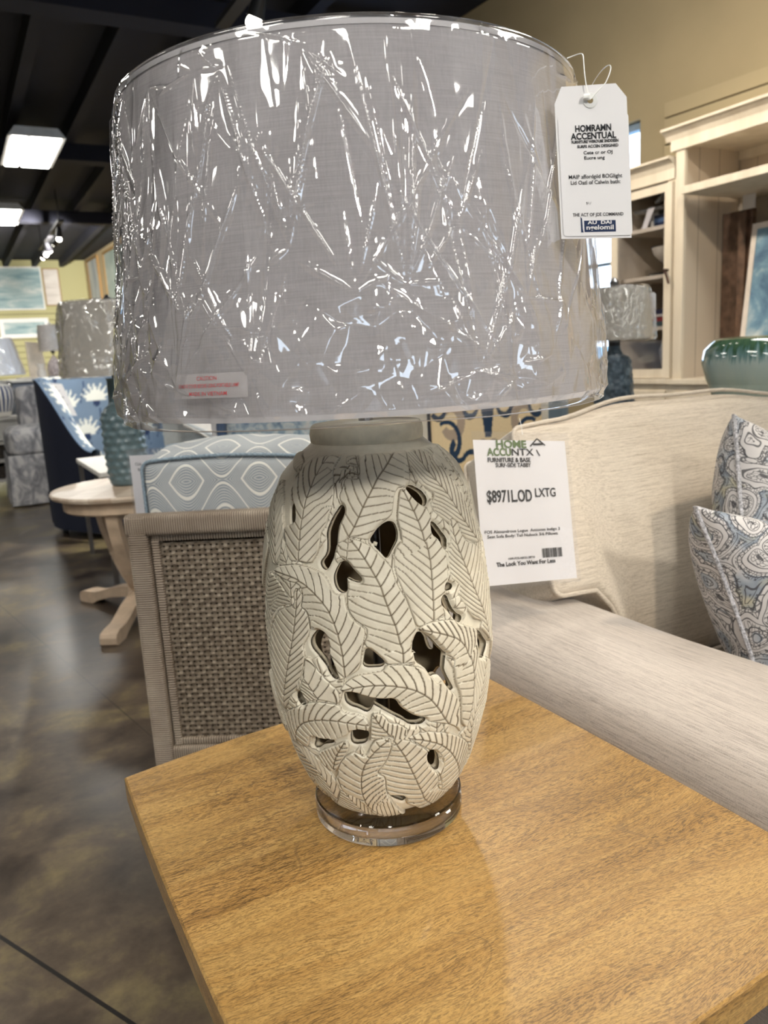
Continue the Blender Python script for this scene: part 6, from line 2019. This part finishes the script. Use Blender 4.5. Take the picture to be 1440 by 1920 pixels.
def cabinet(name, label, y0, y1, ztop, glass):
    c = thing(name, label, 'cabinet', (3.95, (y0 + y1) / 2, 0))
    xf, xb = 3.75, 4.215
    if not glass: xf = 3.72
    # base unit
    m = MB(); m.box(xf - .04, xb, y0, y1, .07, .85); m.build('base', M_cab, c)
    m = MB(); m.box(xf - .07, xb, y0 - (.0 if not glass else 0), y1, .85, .88, .004); m.build('counter', M_cab, c)
    m = MB(); m.box(xf - .02, xb, y0 + .01, y1 - .01, 0, .07); m.build('plinth', M_cab, c)
    nd = max(1, int(round((y1 - y0) / .5)))
    for k in range(nd):
        a = y0 + .02 + (y1 - y0 - .04) * k / nd; b = y0 + .02 + (y1 - y0 - .04) * (k + 1) / nd
        for z0, z1 in ((.66, .81), (.44, .63), (.12, .41)):
            m = MB(); m.box(xf - .052, xf - .038, a + .01, b - .01, z0, z1, .003); d_ = m.build('drawer', M_cab, c)
            m = MB(); m.tube([(xf - .06, (a + b) / 2, (z0 + z1) / 2), (xf - .085, (a + b) / 2, (z0 + z1) / 2)], .012, 10); m.build('knob', M_bronze, d_)
    # upper unit
    m = MB()
    m.box(xf, xb, y0, y0 + .025, .88, ztop - .08); m.build('side_panel', M_bead if not glass else M_cab, c)
    m = MB(); m.box(xf, xb, y1 - .025, y1, .88, ztop - .08); m.build('side_panel', M_bead if not glass else M_cab, c)
    m = MB(); m.box(xb - .015, xb, y0 + .025, y1 - .025, .88, ztop - .08); m.build('back_panel', M_bead if not glass else M_cabdark, c)
    m = MB(); m.box(xf, xb, y0, y1, ztop - .09, ztop - .065); m.build('top_panel', M_cab, c)
    # face posts, frieze and crown
    pw = .058
    m = MB(); m.box(xf - .022, xf, y0, y0 + pw, .88, ztop - .10); m.build('face_post', M_cab, c)
    m = MB(); m.box(xf - .022, xf, y1 - pw, y1, .88, ztop - .10); m.build('face_post', M_cab, c)
    m = MB(); m.box(xf - .034, xf, y0 - (.0), y1 + (.03 if not glass else 0), ztop - .115, ztop - .058); m.build('frieze', M_cab, c)
    m = MB()
    e0, e1 = y0, y1 + (.06 if not glass else .03)
    m.prism([(xf - .034, ztop - .06), (xf - .045, ztop - .035), (xf - .075, ztop - .015), (xf - .085, ztop - .012), (xf - .085, ztop), (xb, ztop), (xb, ztop - .06)], 1, e0, e1)
    for v in m.bm.verts: v.co = Vector((v.co.x, v.co.y, v.co.z))
    m.build('crown', M_cab, c)
    return c, xf, xb


gc, xf, xb = cabinet('display_cabinet', 'cream glass-door cabinet full of ornaments, left of the taller open unit', 3.225, 3.715, 2.105, True)
# its glazed door
dz0, dz1, dy0, dy1 = .885, 1.975, 3.235, 3.705
m = MB(); xd = xf - .040
m.box(xd, xd + .018, dy0, dy0 + .052, dz0, dz1); m.box(xd, xd + .018, dy1 - .052, dy1, dz0, dz1)
m.box(xd, xd + .018, dy0 + .052, dy1 - .052, dz0, dz0 + .052); m.box(xd, xd + .018, dy0 + .052, dy1 - .052, dz1 - .045, dz1)
door = m.build('door', M_cab, gc)
m = MB(); m.box(xd + .008, xd + .010, dy0 + .05, dy1 - .05, dz0 + .05, dz1 - .04); m.build('glass', M_cab_glass, door)
m = MB(); m.tube([(xd, dy0 + .03, 1.50), (xd - .03, dy0 + .03, 1.50), (xd - .03, dy0 + .012, 1.48), (xd - .028, dy0 - .01, 1.42)], .007, 8); m.lathe([(0, 0), (.014, 0), (.016, .008), (0, .01)], 12, (xd - .006, dy0 + .03, 1.495)); m.build('handle', M_bronze, door, True)
for z in (1.745, 1.465, 1.165):
    m = MB(); m.box(xf + .03, xb - .015, 3.25, 3.69, z, z + .022); m.build('shelf', M_cab, gc)
oc, xo, xb2 = cabinet('open_shelf_unit', 'tall cream open shelf unit with a crown, at the right edge', 1.40, 3.20, 2.24, False)
m = MB(); m.box(xo - .10, xb2 - .02, 1.43, 3.10, 1.875, 1.915, .003); m.build('shelf', M_cab, oc)
m = MB(); m.box(xb2 - .035, xb2 - .015, 1.43, 3.17, 2.04 + .06, 2.15); m.build('cornice', M_cab, oc)

# ornaments in the glass cabinet
def gs(z): return z + .0225
m = MB()
bz = gs(1.745)
books = [((.0, .030), (30, 48, 84)), ((.030, .055), (92, 120, 160)), ((.055, .075), (24, 30, 52))]
for (a, b), c in reversed(books):
    m = MB(); m.box(3.86, 4.06, 3.31, 3.50, bz + a, bz + b, .002); tag(m.build('book', plain('book_cover', c, .5)), {0: 'navy book at the bottom of the stack on the top cabinet shelf', .03: 'pale blue book in the middle of the stack on the top cabinet shelf', .055: 'dark book on top of the stack on the top cabinet shelf'}[a], 'book')
m = MB(); m.prism([(3.50, bz), (3.54, bz), (3.49, bz + .115), (3.44, bz + .115)], 0, 3.80, 3.803); tag(m.build('small_sign', M_card), 'little slanted white tag leaning on the top shelf of the glass cabinet', 'sign')
m = MB(); m.box(3.84, 4.04, 3.42, 3.64, bz + .0755 + .03, bz + .0755 + .045, .003); m.box(3.90, 3.98, 3.5, 3.56, bz, bz + .1055); tag(m.build('display_stand', plain('pale_tray', (190, 190, 186), .4)), 'thin pale tray raised on a block on the top cabinet shelf', 'tray')
# bird figure
bt = thing('bird_figurine', 'small pale bird figurine at the top of the glass cabinet', 'figurine', (3.92, 3.50, bz + .121))
m = MB(); m.lathe([(0, 0), (.022, 0), (.022, .006), (.005, .010), (.004, .035), (0, .035)], 14, (3.92, 3.50, bz + .121)); m.build('base', M_darkwood, bt, True)
m = MB(); m.tube([(3.92, 3.545, bz + .158), (3.92, 3.525, bz + .165), (3.92, 3.505, bz + .172), (3.92, 3.488, bz + .183), (3.92, 3.480, bz + .198), (3.92, 3.474, bz + .207), (3.92, 3.455, bz + .207), (3.92, 3.445, bz + .205)], [.004, .013, .020, .018, .011, .011, .006, .001], 12); m.build('body', plain('pale_stone', (196, 194, 188), .5), bt, True)
# footed bowl
b2 = gs(1.465)
m = MB(); m.lathe([(0, 0), (.10, 0), (.115, .012), (.118, .016), (.10, .018), (0, .018)], 32, (3.92, 3.43, b2)); tag(m.build('plate', plain('black_plate', (26, 26, 30), .3), None, True), 'dark plate under the footed bowl in the glass cabinet', 'plate')
fb = thing('footed_bowl', 'cream footed bowl with a dark beaded rim on the middle cabinet shelf', 'bowl', (3.92, 3.40, b2 + .018))
m = MB(); m.lathe([(0, 0), (.045, 0), (.048, .006), (.032, .028), (.036, .045), (.08, .07), (.115, .11), (.125, .145), (.118, .147), (.105, .112), (.05, .07), (0, .06)], 40, (3.92, 3.40, b2 + .018)); m.build('vessel', plain('cream_ceramic', (214, 206, 190), .35), fb, True)
m = MB()
for k in range(36): bmesh.ops.create_icosphere(m.bm, subdivisions=1, radius=.006, matrix=Matrix.Translation((3.92 + .122 * math.cos(k * PI / 18), 3.40 + .122 * math.sin(k * PI / 18), b2 + .167)))
m.build('beaded_rim', M_black_metal, fb, True)
b3 = gs(1.165)
zz0 = b3
for k, (h, c, lb) in enumerate(((.030, (60, 84, 92), 'teal book lowest in the stack on the lower cabinet shelf'), (.028, (150, 44, 52), 'red book in the stack on the lower cabinet shelf'), (.014, (210, 206, 200), 'thin white book in the stack on the lower cabinet shelf'), (.030, (30, 34, 66), 'navy book on top of the stack on the lower cabinet shelf'))):
    m = MB(); m.box(3.84 + .01 * (k % 2), 4.05, 3.29, 3.52, zz0, zz0 + h, .002); tag(m.build('book', plain('book_cover', c, .5)), lb, 'book'); zz0 += h + .0003
m = MB(); m.lathe([(0, 0), (.03, 0), (.055, .035), (.05, .08), (.02, .12), (0, .12)], 24, (3.93, 3.34, zz0 + .0003), fn=lambda a, z: 1 + .12 * math.sin(5 * a + z * 60)); tag(m.build('shell_ornament', plain('silvered_shell', (150, 156, 160), .25, metal=.6, scale=40, var=.2), None, True), 'silvery shell ornament on the book stack in the glass cabinet', 'ornament')
b4 = .8805
rv = thing('vase', 'grey embossed vase at the bottom of the glass cabinet', 'vase', (3.92, 3.37, b4))
relief_lathe('vessel', [(.0, b4), (.055, b4), (.06, b4 + .01), (.085, b4 + .09), (.098, b4 + .16), (.085, b4 + .205), (.055, b4 + .225), (.05, b4 + .245), (.042, b4 + .246), (0, b4 + .20)], (3.92, 3.37), plain('grey_ceramic', (150, 148, 144), .35, scale=30, var=.2), rv,
             lambda T, Z: .006 * (vnoise(T * 4, Z * 60, 8) * 2 - 1) * ((Z > b4 + .03) & (Z < b4 + .20)), 120, 90)

# things standing in the open unit
M_drift = plain('distressed_brown', (98, 76, 62), .5, scale=16, var=.25)
fr = thing('wood_panel', 'tall distressed brown wood panel standing in the open shelf unit', 'panel', (4.05, 3.08, .881))
m = MB(); m.box(4.06, 4.10, 2.98, 3.17, .881, 1.80, .004); m.build('board', M_drift, fr)
m = MB(); m.box(4.035, 4.06, 3.00, 3.045, .89, 1.79, .003); m.build('batten', M_drift, fr)
m = MB(); m.prism([(3.02, 1.795), (2.94, 1.795), (2.94, 1.872), (3.02, 1.872)], 0, 4.03, 4.032); tag(m.build('shelf_tag', M_card), 'pale square tag hanging under the shelf of the open unit', 'tag')
pc = thing('abstract_picture', 'blue abstract picture in a pale frame, cut by the right edge of the view', 'picture', (3.95, 2.6, .881))
Mp = Matrix.Translation((3.90, 2.93, .881)) @ Matrix.Rotation(R_(7), 4, 'Y')
m = MB(); m.box(.004, .02, -.62, -.03, .03, .80, M=Mp); m.build('canvas', sea((40, 74, 110), (110, 146, 168), (196, 206, 206), 'blue_abstract', (3, 3, 3)), pc)
m = MB()
for a, b, c, d in ((-.65, -.62, 0, .83), (-.03, 0, 0, .83), (-.62, -.03, 0, .03), (-.62, -.03, .80, .83)): m.box(0, .03, a, b, c, d, M=Mp)
m.build('frame', plain('pale_frame', (216, 206, 196), .5), pc)
